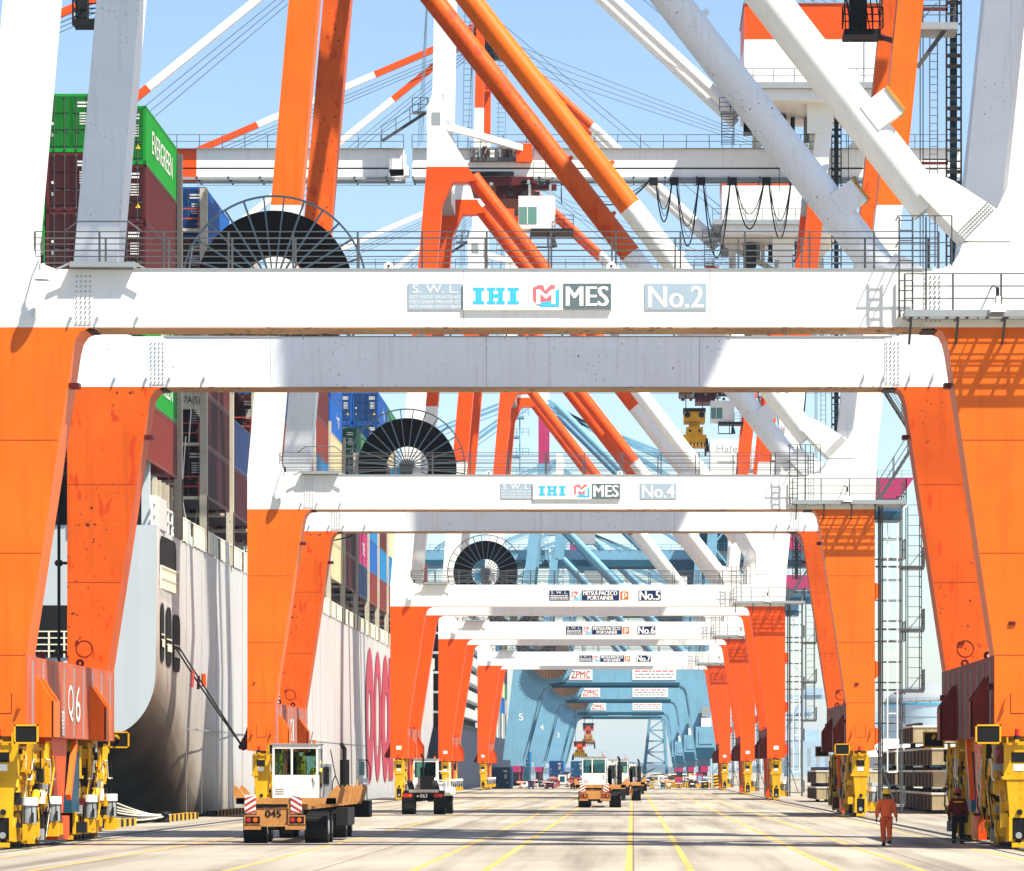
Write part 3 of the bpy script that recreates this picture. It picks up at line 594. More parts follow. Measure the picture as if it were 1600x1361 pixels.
    m.bar((12,Y0+4,56.3),(12,Y0+4,50),.06,.06,DARK); m.bar((17.5,Y0+1,57),(17.5,Y0+1,46),.06,.06,DARK); m.build('house_platform',hs)
    m=MB(); m.rail([(8,Y0-1.95,57.78),(21.3,Y0-1.95,57.78)],1.1,2,1.6); m.rail([(9,Y0-.9,64.4),(20,Y0-.9,64.4)],1.1,2,2)
    for xx in (7.3,8.3): m.bar((xx,Y0+4.5,53.8),(xx,Y0+4.5,56.5),.07,.07,DARK)
    for i in range(11): m.bar((7.3,Y0+4.5,54+i*.24),(8.3,Y0+4.5,54+i*.24),.05,.05,DARK)
    m.rail([(7.1,Y0+4.4,56.6),(8.9,Y0+4.4,56.6)],1.1,3,.8,DARK); m.build('railing',hs)
    # ---- trolley with operator's cab
    tx=trolley_x
    m=MB(); m.box(tx-2.6,tx+2.4,Y0+4.9,Y0+12.1,52.6,52.9,GAL); m.box(tx-2.6,tx+2.6,Y0+5,Y0+12,50.6,51.3,MAR); m.box(tx-.5,tx+2,Y0+5.6,Y0+11,49.6,50.6,MAR)
    for i in range(6): m.box(tx-2.2+i*.62,tx-1.85+i*.62,Y0+4.9,Y0+5.3,52.9,53.5+.3*(i%2),(GREY,DARK,WHITE)[i%3])
    m.box(tx+1.2,tx+2.5,Y0+4.7,Y0+5.4,52.5,54.0,RED); m.rail([(tx-2.6,Y0+4.85,52.9),(tx+2.6,Y0+4.85,52.9)],1.2,3,1.3,GAL); m.rail([(tx+2.6,Y0+4.85,51.2),(tx+4.6,Y0+4.85,51.2)],1.2,3,1.3,GAL)
    m.box(tx+2,tx+4.5,Y0+5,Y0+6,50.3,50.7,MAR)
    for i in range(22): a=tx+rnd.uniform(-2.6,4.2); z=rnd.uniform(49.6,51.1); k=rnd.uniform(.15,.5); m.box(a,a+k,Y0+4.7,Y0+5.6,z,z+k*.7,rnd.choice([BLK,DARK,MAR,GREY,BLK]))
    for i in range(10): a=tx+rnd.uniform(-2.4,2); m.bar((a,Y0+4.8,52.9),(a+rnd.uniform(-.3,.3),Y0+4.8,53.6),.08,.08,rnd.choice([DARK,GREY,MAR]))
    m.box(tx-2.5,tx+1,Y0+4.75,Y0+4.85,51.3,51.7,BLK); tr=m.build('trolley',root)
    m=MB(); cx=tx+3.0
    m.box(cx-1.6,cx+1.4,Y0+4.2,Y0+6.6,46.9,49.6,WHITE); m.box(cx-1.55,cx-.1,Y0+4.17,Y0+4.2,47.3,48.7,GLG); m.box(cx-1.62,cx-1.6,Y0+4.3,Y0+6.4,47.3,48.7,GLG); m.box(cx-.9,cx-.84,Y0+4.15,Y0+4.2,47.3,48.7,WHITE)
    m.box(cx-.6,cx+2.9,Y0+4,Y0+6.8,46.6,46.9,DARK); m.rail([(cx+1.4,Y0+4,46.9),(cx+2.9,Y0+4,46.9)],1.1,3,.8,DARK); m.box(cx-.8,cx-.6,Y0+4.6,Y0+5,49.6,50.6,GREY); m.box(cx+.9,cx+1.1,Y0+4.6,Y0+5,49.6,50.6,GREY)
    for xx in (cx-.6,cx+.8): m.bar((xx,Y0+4.3,46.6),(xx,Y0+4.3,45.4),.1,.1,DARK)
    m.bar((cx-.6,Y0+4.3,45.4),(cx+1.2,Y0+4.3,45.4),.12,.12,DARK); m.cyl((cx+1.2,Y0+4.3,46.4),(cx+1.3,Y0+4.2,45.4),.12,DARK,8,r1=.3)
    m.rail([(cx+1.9,Y0+4.2,49.2),(cx+1.9,Y0+6,49.2)],1.2,3,.8,DARK)
    m.build('operator_cab',tr)
    if num==4:
        m=MB(); x0,x1,ya,yb,za=-29.4,-28.0,Y0+5.6,Y0+6.8,41.5
        m.box(x0,x1,ya,yb,za,za+.35,BLK)
        for xx in (x0,x1):
            for yy in (ya,yb): m.bar((xx,yy,za),(xx,yy,za+2.3),.09,.09,BLK)
        for zz_ in (.9,1.4,2.3): m.bar((x0,ya,za+zz_),(x1,ya,za+zz_),.06,.06,BLK); m.bar((x0,yb,za+zz_),(x1,yb,za+zz_),.06,.06,BLK); m.bar((x0,ya,za+zz_),(x0,yb,za+zz_),.06,.06,BLK)
        m.bar((x0,ya,za+.3),(x1,ya,za+2.3),.06,.06,BLK); m.box(x0+.2,x0+.7,ya+.2,yb-.2,za+.3,za+1.9,DARK)
        for xx in (x0,x1): m.bar((xx,ya,za+2.3),(xx,ya,51.4),.05,.05,BLK)
        m.build('service_cage',root)
        m=MB(); m.box(11.0,12.9,Y0+4,Y0+6,40.7,41.0,BLK); m.box(11.3,12.2,Y0+4.2,Y0+5.4,41.0,43.2,BLK); m.rail([(10.9,Y0+3.9,41),(13,Y0+3.9,41)],1.1,3,.5,BLK,.03,.04); m.bar((12.9,Y0+5,40.8),(13.6,Y0+1.5,39.8),.25,.25,MAR); m.bar((11.4,Y0+4,40.4),(13,Y0+4,40.4),.05,.05,BLK)
        for i in range(10): xx=rnd.uniform(10.8,13); m.bar((xx,Y0+4.2,41),(xx+rnd.uniform(-.5,.5),Y0+4.2,43.5),.06,.06,BLK)
        m.build('service_platform',root)
    # ---- festoon cables
    m=MB(); xs=[tx+5.2,6.0-4.3,3.4,5.6,8.2,11.0,13.2]; xs=[x for x in xs if x>tx+5]; 
    if len(xs)<3: xs=[tx+5+i*2.2 for i in range(5)]
    ds=[2.2,3.6,5.6,6.6,4.2,5]
    for i,(a,b_) in enumerate(zip(xs[:-1],xs[1:])):
        m.sag((a+.15,Y0+5.1,51.2),(b_-.15,Y0+5.1,51.2),ds[i%6]*1.0,.06,BLK,14); m.sag((a+.15,Y0+5.3,51.2),(b_-.15,Y0+5.3,51.2),ds[i%6]*.7,.04,BLK,14); m.sag((a+.3,Y0+5.5,51.2),(b_-.2,Y0+5.5,51.2),ds[i%6]*.85,.03,SPOKE,14)
        m.box(a-.35,a+.35,Y0+4.9,Y0+5.6,50.7,51.25,BLK)
    m.box(xs[0],24,Y0+5.1,Y0+5.2,51.0,51.12,SPOKE); m.build('festoon_cables',root)
    return root

def signs(pb, y0, model, num):
    s=(F/{2:109.7}.get(2))
    X=lambda px:(px-989)/51.96; Z=lambda py:(1205-py)/51.96+2.35
    y=y0-.03; yt=y-.006
    def plate(x0,x1,z0,z1,m,name='sign_board'):
        b=MB(); b.box(x0,x1,y,y0-.002,z0,z1,m); return b
    if model=='A':
        z0,z1=Z(484),Z(443)
        b=plate(X(638),X(722.5),z0,z1,SIGNG); text(b,'S. W. L.',(X(645),yt,Z(458)),(X(716)-X(645),0,0),(0,0,Z(445)-Z(458)),WHITE)
        text(b,'BEST UNDER SPREADER 40T',(X(640),yt,Z(467)),(X(720)-X(640),0,0),(0,0,Z(462)-Z(467)),WHITE); text(b,'NEXT UNDER SPREADER 35T',(X(640),yt,Z(474.5)),(X(720)-X(640),0,0),(0,0,Z(469.5)-Z(474.5)),WHITE); text(b,'BEST UNDER LIFTING BEAM',(X(640),yt,Z(482)),(X(720)-X(640),0,0),(0,0,Z(477)-Z(482)),WHITE)
        b.build('sign_board',pb)
        b=MB(); b.box(X(724),X(955),y0-.09,y0-.002,Z(485),Z(443),WHITE); yt=y0-.096
        # IHI in slab letters
        def slabI(x0,x1,k):
            w_=x1-x0; o=k*.002
            b.box(x0,x1,yt-o,yt+.004,Z(455),Z(450),SIGNB); b.box(x0,x1,yt-o,yt+.004,Z(476),Z(471),SIGNB); b.box(x0+w_*.22,x1-w_*.22,yt-o,yt+.004,Z(471),Z(455),SIGNB)
        slabI(X(739),X(757),0); slabI(X(793),X(811),0); slabI(X(761),X(774.4),0); slabI(X(775.6),X(789),0); b.box(X(771.4),X(778.6),yt,yt+.004,Z(466),Z(460),SIGNB)
        b.box(X(825),X(826),yt,yt+.004,Z(480),Z(446),GREY)
        b.add([(X(833),yt,Z(450)),(X(841),yt,Z(446)),(X(849),yt,Z(446)),(X(852),yt,Z(455)),(X(860),yt,Z(446)),(X(868),yt,Z(446)),(X(862),yt,Z(470)),(X(841),yt,Z(478)),(X(833),yt,Z(470))][::-1],[tuple(range(9))],SIGNR)
        yu=yt-.003
        b.add([(X(868),yu,Z(455)),(X(874),yu,Z(452)),(X(874),yu,Z(480)),(X(845),yu,Z(480)),(X(840),yu,Z(474)),(X(868),yu,Z(470))][::-1],[tuple(range(6))],SIGNB)
        for dx in (0,.02,.04): text(b,'M',(X(838)+dx,yt-.006-dx*.1,Z(476)),(X(866)-X(838),0,0),(0,0,Z(453)-Z(476)),WHITE)
        b.box(X(880),X(955),yt-.003,yt+.004,Z(484.5),Z(443.5),SIGND); 
        for dx in (0,.015,.03,.045): text(b,'MES',(X(884)+dx,yt-.008-dx*.1,Z(479)),(X(949)-X(884),0,0),(0,0,Z(448)-Z(479)),WHITE)
        b.build('sign_board',pb)
        b=plate(X(1008),X(1104),z0,z1,SIGNG)
        for dx in (0,.015,.03): text(b,'No.%d'%num,(X(1013)+dx,y-.006-dx*.05,Z(481)),(X(1098)-X(1013),0,0),(0,0,Z(447)-Z(481)),SIGNW)
        b.build('sign_board',pb)
    else:
        k=19.3; X=lambda px:(px-989)/k; Z=lambda py:(1205-py)/k+2.35
        z0,z1=Z(938),Z(922.5)
        b=plate(X(858.5),X(890),z0,z1,NAVY); text(b,'S. W. L.',(X(861),yt,Z(928)),(X(887)-X(861),0,0),(0,0,Z(923.5)-Z(928)),WHITE)
        for i in range(3): slug(b,(X(860),yt,Z(931.5+i*2.6)),(X(888)-X(860),0,0),(0,0,.09),WHITE,1,i)
        b.build('sign_board',pb)
        b=plate(X(892),X(908.5),z0,z1,WHITE)
        b.add([(X(893),yt,Z(924)),(X(900),yt,Z(924)),(X(903),yt,Z(924)),(X(904),yt,Z(930)),(X(897),yt,Z(936)),(X(893),yt,Z(933))][::-1],[tuple(range(6))],SIGNR)
        b.add([(X(905),yt-.003,Z(925)),(X(908),yt-.003,Z(927)),(X(908),yt-.003,Z(937)),(X(896),yt-.003,Z(937)),(X(896),yt-.003,Z(935)),(X(904),yt-.003,Z(933))][::-1],[tuple(range(6))],SIGNB)
        text(b,'M',(X(895),yt-.006,Z(936)),(X(906)-X(895),0,0),(0,0,Z(926)-Z(936)),WHITE); b.build('sign_board',pb)
        b=plate(X(909),X(967.5),z0,z1,NAVY)
        for dx in (0,.03): text(b,'MITSUI-PACECO',(X(911)+dx,yt-dx*.1,Z(930)),(X(964)-X(911),0,0),(0,0,Z(923.5)-Z(930)),WHITE); text(b,'PORTAINER',(X(918)+dx,yt-dx*.1,Z(937.3)),(X(958)-X(918),0,0),(0,0,Z(931)-Z(937.3)),WHITE)
        b.build('sign_board',pb)
        b=plate(X(969.5),X(982),Z(936.5),Z(924),ORA)
        for dx in (0,.04): text(b,'p',(X(972.5)+dx,yt-dx*.1,Z(936)),(X(979)-X(972.5),0,0),(0,0,Z(926)-Z(936)),WHITE)
        b.build('sign_board',pb)
        b=plate(X(998),X(1032.5),z0,z1,NAVY)
        for dx in (0,.03,.06): text(b,'No.%d'%num,(X(999)+dx,yt-dx*.1,Z(937.2)),(X(1030.5)-X(999),0,0),(0,0,Z(923.5)-Z(937.2)),WHITE)
        b.build('sign_board',pb)

crane(109.7,'A',2,'nearest orange and white crane, its white beam marked No.2',-30,ORA,ORAW,True,0)
crane(185.9,'A',4,'orange and white crane marked No.4, behind the truck numbered 045',-28,ORA,ORAW,True,0)
crane(295.4,'B',5,'deep orange and white crane with navy signs marked No.5',-10.8,RED,RED,False,1)
crane(368.5,'B',6,'deep orange and white crane with navy signs marked No.6',6.2,RED,RED,False,1)
crane(461.0,'B',7,'deep orange and white crane marked No.7, farthest of the orange cranes',8.5,RED,RED,False,1)

# ------------------------------------------------------------------ blue cranes
def blue_crane(Y0, label, reel=True):
    root=thing('gantry_crane', label, 'crane', (-3.7,Y0+9.3,0), 'blue container cranes at the far end of the quay')
    for k,y0 in enumerate((Y0,Y0+16)):
        y1=y0+2
        m=MB(); m.xz([(-21.2,4.2),(-17.9,4.2),(-15.2,14.6),(-14.7,15.8),(-13.6,16.4),(-13.6,19.6),(-19.4,19.6)],y0,y1,BLU); m.bar((-17.8,y0-.02,4.3),(-15.1,y0-.02,14.6),.1,.25,BLUD)
        m.xz([(-19.3,19.6),(-17.4,19.6),(-15.0,45),(-16.5,45)],y0,y1,BLU); m.build('leg',root)
        m=MB(); m.xz([(12.6,4.2),(10.6,4.2),(8.9,14.8),(8.4,15.9),(7.6,16.4),(7.6,19.6),(12.6,19.6)],y0,y1,BLU); m.bar((10.5,y0-.02,4.3),(8.8,y0-.02,14.8),.1,.25,BLU)
        m.xz([(10.9,19.6),(12.6,19.6),(14,45),(12.4,45)],y0,y1,BLU); m.build('leg',root)
        m=MB(); m.box(-13.6,7.6,y0,y1,16.4,20.2,BLU); m.box(-13.6,7.6,y0-.05,y0,16.3,16.8,BLUD); pb=m.build('portal_beam',root)
        if k==0:
            for (a,b_,kind) in ((-10.4,-6.6,0),(-.1,7.0,1)):
                m=MB(); m.box(a,b_,y0-.1,y0-.06,17.2,19.0,WHITE)
                if kind==0:
                    for dx in (0,.07): text(m,'ZPMC',(a+.3+dx,y0-.12,17.55),(b_-a-.7,0,0),(0,0,1.1),SIGNR)
                    m.box(a+.3,b_-.4,y0-.12,y0-.11,17.35,17.45,SIGNR)
                else:
                    for i in range(3): slug(m,(a+.4,y0-.12,17.5+i*.5),(b_-a-.8,0,0),(0,0,.3),SIGNR if i==2 else GREY,1,i)
                m.build('sign_board',pb)
        m=MB(); m.cyl((-14,y0+1,45),(9.5,y0+1,20.5),.55,BLU,12); m.cyl((-12.5,y0+1,62),(3,y0+1,46.5),.6,BLU,12); m.build('brace',root)
        m=MB(); m.box(-15.6,-13.8,y0,y1,44.8,52.5,BLU); m.box(-15.4,-14,y0+.2,y1-.2,52.5,60,MAG); m.box(-15.4,-14,y0+.2,y1-.2,60,66,WHITE); m.build('mast',root)
        # bogies
        for X in (-18.95,11.6):
            m=MB(); m.box(X-.6,X+.6,y0-3,y0+5,2.2,3.2,MAG); 
            for i in range(4): m.box(X-.45,X+.45,y0-3+i*2,y0-1.6+i*2,.4,2.2,MAG if i%2 else DARK); m.cyl((X-.5,y0-2.3+i*2,.45),(X+.5,y0-2.3+i*2,.45),.42,BLK,10)
            m.build('bogie',root)
    for X in (-18.95,11.6):
        m=MB(); m.box(X-1,X+1,Y0,Y0+18,3.2,4.2,BLU); m.build('sill_beam',root)
    for nm,(x0,x1) in (('boom',(-65,-17)),('girder',(-16.5,44))):
        m=MB(); m.box(x0,x1,Y0+5,Y0+6,45,47,BLU); m.box(x0,x1,Y0+11,Y0+12,45,47,BLU); m.box(x0,x1,Y0+4.8,Y0+12.2,43.6,45,BLUD); m.rail([(x0,Y0+4.8,47),(x1,Y0+4.8,47)],1.1,2,2,BLU,.04,.05)
        m.build(nm,root)
    m=MB(); m.box(30,43,Y0+3,Y0+13,47,50.4,MAG); m.xz([(43,50.4),(46,50.4),(44,47.4),(43,47.4)],Y0+3,Y0+13,MAG); m.rail([(30,Y0+2.9,50.4),(46,Y0+2.9,50.4)],1.1,2,2); m.build('machinery_house',root)
    m=MB(); m.box(12.6,25.5,Y0-.5,Y0+11,47.4,56.4,WHITE)
    text(m,'Hafe',(13.6,Y0-.52,54.3),(3.4,0,0),(0,0,1.1),GREY); text(m,'fo',(18.9,Y0-.52,54.3),(1.3,0,0),(0,0,1.1),GREY); text(m,'fe',(22.2,Y0-.52,54.3),(1.2,0,0),(0,0,1.1),GREY); slug(m,(13.8,Y0-.52,52.4),(3,0,0),(0,0,.5),GREY,1,4); m.build('drive_house',root)
    m=MB(); m.box(11,17,Y0+4,Y0+12,38.5,43.6,BLUD); m.rail([(11,Y0+4,38.5),(17,Y0+4,38.5)],1.2,3,1,BLU); m.build('electrical_house',root)
    m=MB()
    for i in range(6): m.box(-19.5+rnd.uniform(-2,0),-18+rnd.uniform(-1,1),Y0+1,Y0+4,44+i*3.2,44.3+i*3.2,BLU); m.rail([(-20,Y0+1,44.3+i*3.2),(-17,Y0+1,44.3+i*3.2)],1.1,2,1,BLU,.05,.06)
    m.box(-18.6,-18.4,Y0+2,Y0+2.2,43.9,60.5,BLU); m.build('service_platform',root)
    m=MB()
    for yy in (Y0+5,Y0+11):
        for bx,bz in ((-62,47.2),(-40,47.2)): m.bar((-14.6,yy,65.5),(bx,yy,bz),.3,.35,BLU); m.bar((-14.6,yy,64.5),(bx+1.5,yy,bz),.15,.15,BLU)
        for bx in (24,20,12): m.bar((-14,yy,64.5-.1*bx),(bx,yy,47.2),.3,.4,BLU)
    m.build('stay_ropes',root)
    m=MB(); 
    for i in range(7): m.bar((13,Y0+1,2+i*6.2),(15.5,Y0+1,5+i*6.2),.12,.3,BLU); m.bar((15.5,Y0+1,5+i*6.2),(13,Y0+1,8.2+i*6.2),.12,.3,BLU)
    for xx in (13,15.5): m.bar((xx,Y0+1.1,.5),(xx,Y0+1.1,44),.15,.15,BLU)
    m.build('stairway',root)
    m=MB(); m.box(10.2,13.4,Y0-1.6,Y0-.3,6.2,9.6,BLU); m.box(10.7,12.9,Y0-1.7,Y0-1.6,6.8,9,BLU); m.box(11.1,12.6,Y0-1.2,Y0-.4,9.6,11,WHITE); m.box(11.2,12.4,Y0-1.2,Y0-.4,11.2,12.9,GREY); m.box(10.3,13.3,Y0-1.6,Y0-.3,4.4,6.2,BLUD); m.build('electrical_cabinet',root)
    m=MB(); cx,cz=-13.4,20.7; GOLDB=paint('brass_brown',(.20,.15,.09),.5); BR=paint('brown_cable',(.10,.04,.02),.6)
    m.ring((cx,cz),.6,3.3,Y0-1.4,Y0-.7,BR,40)
    for i in range(36): a=2*math.pi*i/36; m.bar((cx+.5*math.cos(a),Y0-1.5,cz+.5*math.sin(a)),(cx+3.5*math.cos(a),Y0-1.45,cz+3.5*math.sin(a)),.08,.08,GOLDB)
    m.ring((cx,cz),3.9,4.1,Y0-.5,Y0-.3,BLU,36); m.ring((cx,cz),.2,3.9,Y0-.35,Y0-.3,BLU,36); m.build('cable_reel',root)
    m=MB(); m.box(6,12,Y0+4.5,Y0+12.5,42,43.6,BLUD); m.box(-9.8,-6.2,Y0+4,Y0+7,39.6,42.8,GREY); m.box(-11,-5,Y0+4,Y0+12,42.7,43.6,BLUD); m.box(-6,7,Y0+5,Y0+6,43.1,43.5,BLUD); m.build('trolley',root)
    for (zz,tt,xx) in ((10.6,{594:'5',731:'4',890:'3'}.get(int(Y0),''),-18.6),):
        if tt:
            m=MB(); text(m,tt,(xx,Y0-.03,zz),(.7,0,0),(0,0,1.15),WHITE); m.build('number_mark',root)
    return root
blue_crane(594,'nearest light blue crane, a white 5 on its left leg')
blue_crane(731,'second light blue crane, a white 4 on its left leg')
blue_crane(890,'third light blue crane, hazier, a white 3 on its left leg')
blue_crane(962,'farthest and haziest light blue crane, framed by the other three')

# ------------------------------------------------------------------ spreaders
def spreader(name,label,X,Y,z0,z1,zr,mA,mB,sc=1.0):
    r=thing(name,label,'spreader',(X,Y,z0)); h=z1-z0
    m=MB(); w_=1.22*sc
    m.box(X-w_,X+w_,Y-3,Y+3,z0+h*.18,z0+h*.38,mA); m.box(X-w_*.7,X+w_*.7,Y-3.2,Y+3.2,z0+h*.38,z0+h*.55,mA)
    for sx in (-1,1): m.prism([(X+sx*w_,Y-3,z0),(X+sx*w_*1.25,Y-3,z0),(X+sx*w_*1.1,Y-3,z0+h*.3),(X+sx*w_*.9,Y-3,z0+h*.3)],(0,.5,0),DARK); m.box(X+sx*w_-.1,X+sx*w_+.1,Y+2.5,Y+3,z0,z0+h*.3,DARK)
    for i in range(7): m.box(X-w_+i*w_*.3,X-w_+i*w_*.3+.12,Y-3.12,Y-3,z0+h*.1,z0+h*.2,DARK)
    for q in (-.4,.4): m.cyl((X+q*w_,Y-3.3,z0+h*.46),(X+q*w_,Y-3.2,z0+h*.46),.14,DARK,8)
    m.build('frame',r)
    m=MB(); m.box(X-w_*.45,X+w_*.45,Y-1.5,Y+1.5,z0+h*.55,z0+h*.7,mB); m.box(X-w_*.9,X+w_*.9,Y-1.8,Y+1.8,z0+h*.7,z0+h*.92,mB); m.box(X-w_*.95,X+w_*.95,Y-1.9,Y+1.9,z0+h*.92,z1,DARK)
    for sx in (-1,1): m.cyl((X+sx*w_*.6,Y-1.9,z0+h*.85),(X+sx*w_*.6,Y-1.6,z0+h*.85),.3,DARK,12)
    m.build('headblock',r)
    m=MB()
    for sx in (-1,1):
        for yy in (-1.2,1.2): m.cyl((X+sx*w_*.7,Y+yy,z1),(X+sx*w_*.9,Y+yy,zr),.035,DARK,4)
    m.build('hoist_rope',r); return r
spreader('spreader','yellow container spreader hanging high on ropes under the crane marked No.6',6.35,378,35.2,39.8,50.4,YEL,YEL)
DRED=paint('dull_red_paint',(.40,.06,.05),.5)
spreader('spreader','red and yellow spreader hanging lowest, just above the middle truck',-10.75,740,4.6,8.4,43,YEL,RED,1.1)
spreader('spreader','dull red spreader hanging at the higher of the two places between the blue cranes',-11.0,899,7.9,14.2,43,TORA,DRED,1.2)

# ------------------------------------------------------------------ ship with containers
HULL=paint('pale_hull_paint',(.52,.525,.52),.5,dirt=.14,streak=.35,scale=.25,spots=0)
HULLB=paint('stern_hull_paint',(.44,.49,.52),.5,dirt=.1,streak=.15,scale=.25)
BOOT=paint('stained_hull_paint',(.40,.30,.21),.65,dirt=.45,streak=.7,scale=.2)
def low_shade(m,z0,z1,col):  # paints shade into a colour by height
    n=m.node_tree.nodes; l=m.node_tree.links; b=n['Principled BSDF']; src=b.inputs['Base Color'].links[0].from_socket
    tc=n.new('ShaderNodeTexCoord'); sp=n.new('ShaderNodeSeparateXYZ'); l.new(tc.outputs['Object'],sp.inputs[0]); t=n.new('ShaderNodeTexNoise'); t.inputs['Scale'].default_value=.25; t.inputs['Detail'].default_value=6; l.new(tc.outputs['Object'],t.inputs[0])
    a=n.new('ShaderNodeMath'); a.operation='MULTIPLY_ADD'; l.new(t.outputs[0],a.inputs[0]); a.inputs[1].default_value=4; l.new(sp.outputs[2],a.inputs[2])
    r=n.new('ShaderNodeMapRange'); r.interpolation_type='SMOOTHSTEP'; r.inputs[1].default_value=z0+2; r.inputs[2].default_value=z1+2; l.new(a.outputs[0],r.inputs[0])
    x=n.new('ShaderNodeMix'); x.data_type='RGBA'; l.new(r.outputs[0],x.inputs[0]); x.inputs[6].default_value=col+(1,); l.new(src,x.inputs[7]); l.new(x.outputs[2],b.inputs['Base Color'])
def hull_shade(m):  # shade under the stern painted into the hull colour
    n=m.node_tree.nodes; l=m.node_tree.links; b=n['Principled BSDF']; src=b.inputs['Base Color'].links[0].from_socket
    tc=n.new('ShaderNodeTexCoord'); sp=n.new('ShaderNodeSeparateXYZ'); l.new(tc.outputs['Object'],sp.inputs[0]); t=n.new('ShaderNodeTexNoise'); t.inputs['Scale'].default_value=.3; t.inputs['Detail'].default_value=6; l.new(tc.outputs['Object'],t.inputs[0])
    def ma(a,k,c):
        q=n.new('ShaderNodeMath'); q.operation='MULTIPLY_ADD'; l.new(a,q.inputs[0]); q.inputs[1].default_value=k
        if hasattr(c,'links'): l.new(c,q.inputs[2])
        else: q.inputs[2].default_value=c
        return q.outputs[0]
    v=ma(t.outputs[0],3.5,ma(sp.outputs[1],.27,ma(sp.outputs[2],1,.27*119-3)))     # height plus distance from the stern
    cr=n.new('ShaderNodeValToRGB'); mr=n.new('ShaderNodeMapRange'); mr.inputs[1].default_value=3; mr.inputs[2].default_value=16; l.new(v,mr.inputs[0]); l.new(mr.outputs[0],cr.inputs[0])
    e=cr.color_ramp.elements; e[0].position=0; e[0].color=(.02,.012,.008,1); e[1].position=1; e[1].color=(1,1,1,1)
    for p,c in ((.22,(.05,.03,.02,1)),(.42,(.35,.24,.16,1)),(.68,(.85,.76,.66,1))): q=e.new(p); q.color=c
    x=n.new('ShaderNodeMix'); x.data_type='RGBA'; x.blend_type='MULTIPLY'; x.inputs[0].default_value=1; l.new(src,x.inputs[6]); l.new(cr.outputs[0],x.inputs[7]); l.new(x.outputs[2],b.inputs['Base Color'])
hull_shade(HULL)
POST=paint('lashing_paint',(.50,.47,.38),.6,dirt=.25,streak=.5,spots=.3)
ONEP=paint('hull_letter_pink',(.40,.035,.07),.5,dirt=.15,streak=.3,scale=.5)
ship=thing('container_ship','long pale hulled container ship moored on the left with stacked containers','ship',(-43,300,-3))
def hull(name,stations,matside,mattr,deck,parent,xc=-43.5,bx=None):
    m=MB(); rings=[]; N=14; dn=[]
    for i in range(len(stations)-1):
        p0=stations[max(0,i-1)];p1=stations[i];p2=stations[i+1];p3=stations[min(len(stations)-1,i+2)]
        for q in range(6):
            t=q/6; Y=p1[0]+(p2[0]-p1[0])*t; row=[Y]
            for k in range(1,5):
                d=(p2[0]-p1[0]); m1=(p2[k]-p0[k])/max(p2[0]-p0[0],.01)*d; m2=(p3[k]-p1[k])/max(p3[0]-p1[0],.01)*d
                row.append((2*t**3-3*t*t+1)*p1[k]+(t**3-2*t*t+t)*m1+(-2*t**3+3*t*t)*p2[k]+(t**3-t*t)*m2)
            dn.append(tuple(row))
    stations=dn+[stations[-1]]
    for (Y,xs,zb,r,xl) in stations:
        ring=[(xc,Y,deck)]; ring=[(xs,Y,deck),(xs-.0,Y,(deck+max(zb+r,1))/2)]
        for i in range(N+1):
            a=math.pi/2*i/N; ring.append((xl-r*.8+ (r*.8)*math.cos(a),Y,zb+r-r*math.sin(a)))
        ring.append((xc,Y,zb)); rings.append(ring)
    n=len(rings[0]); vs=[v for q in rings for v in q]; fs=[]; fb=[]
    for i in range(len(rings)-1):
        for j in range(n-1): (fb if j>=5 else fs).append((i*n+j,i*n+j+1,(i+1)*n+j+1,(i+1)*n+j))
    m.add(vs,fs,matside,True); m.add(vs,fb,matside,True)
    # port side mirror, deck and transom
    vs2=[(2*xc-x,y,z) for x,y,z in vs]; m.add(vs2,[f[::-1] for f in fs+fb],matside,True)
    r0=rings[0]; m.add(r0+[(2*xc-x,y,z) for x,y,z in r0[::-1]],[tuple(range(2*n))],mattr)
    dk=[q[0] for q in rings]; m.add(dk+[(2*xc-x,y,z) for x,y,z in dk[::-1]],[tuple(range(2*len(dk)))],GREY)
    return m.build(name,parent)
ST=[(181.5,-23.7,4.1,3.2,-23.75),(185,-23.95,3.2,4.2,-23.95),(190,-24,1.6,5.5,-24),(196,-24,-.6,6.5,-24.3),(204,-24,-3.5,7.5,-24.5),(214,-24,-6.5,8,-24.3),(226,-24,-9,8,-24),(245,-24,-10,4,-24),(300,-24,-10,3,-24),(360,-24,-10,3,-24),(405,-24,-10,3,-24.1),(425,-24,-10,3,-25.2),(440,-24.1,-10,3,-27.8),(450,-26,-10,2,-32),(460,-31,-10,2,-38),(468,-39,-10,1,-42.5),(471,-43.4,-10,.5,-43.4)]
DECK=14.6
hl=hull('hull',ST,HULL,HULLB,DECK,ship)
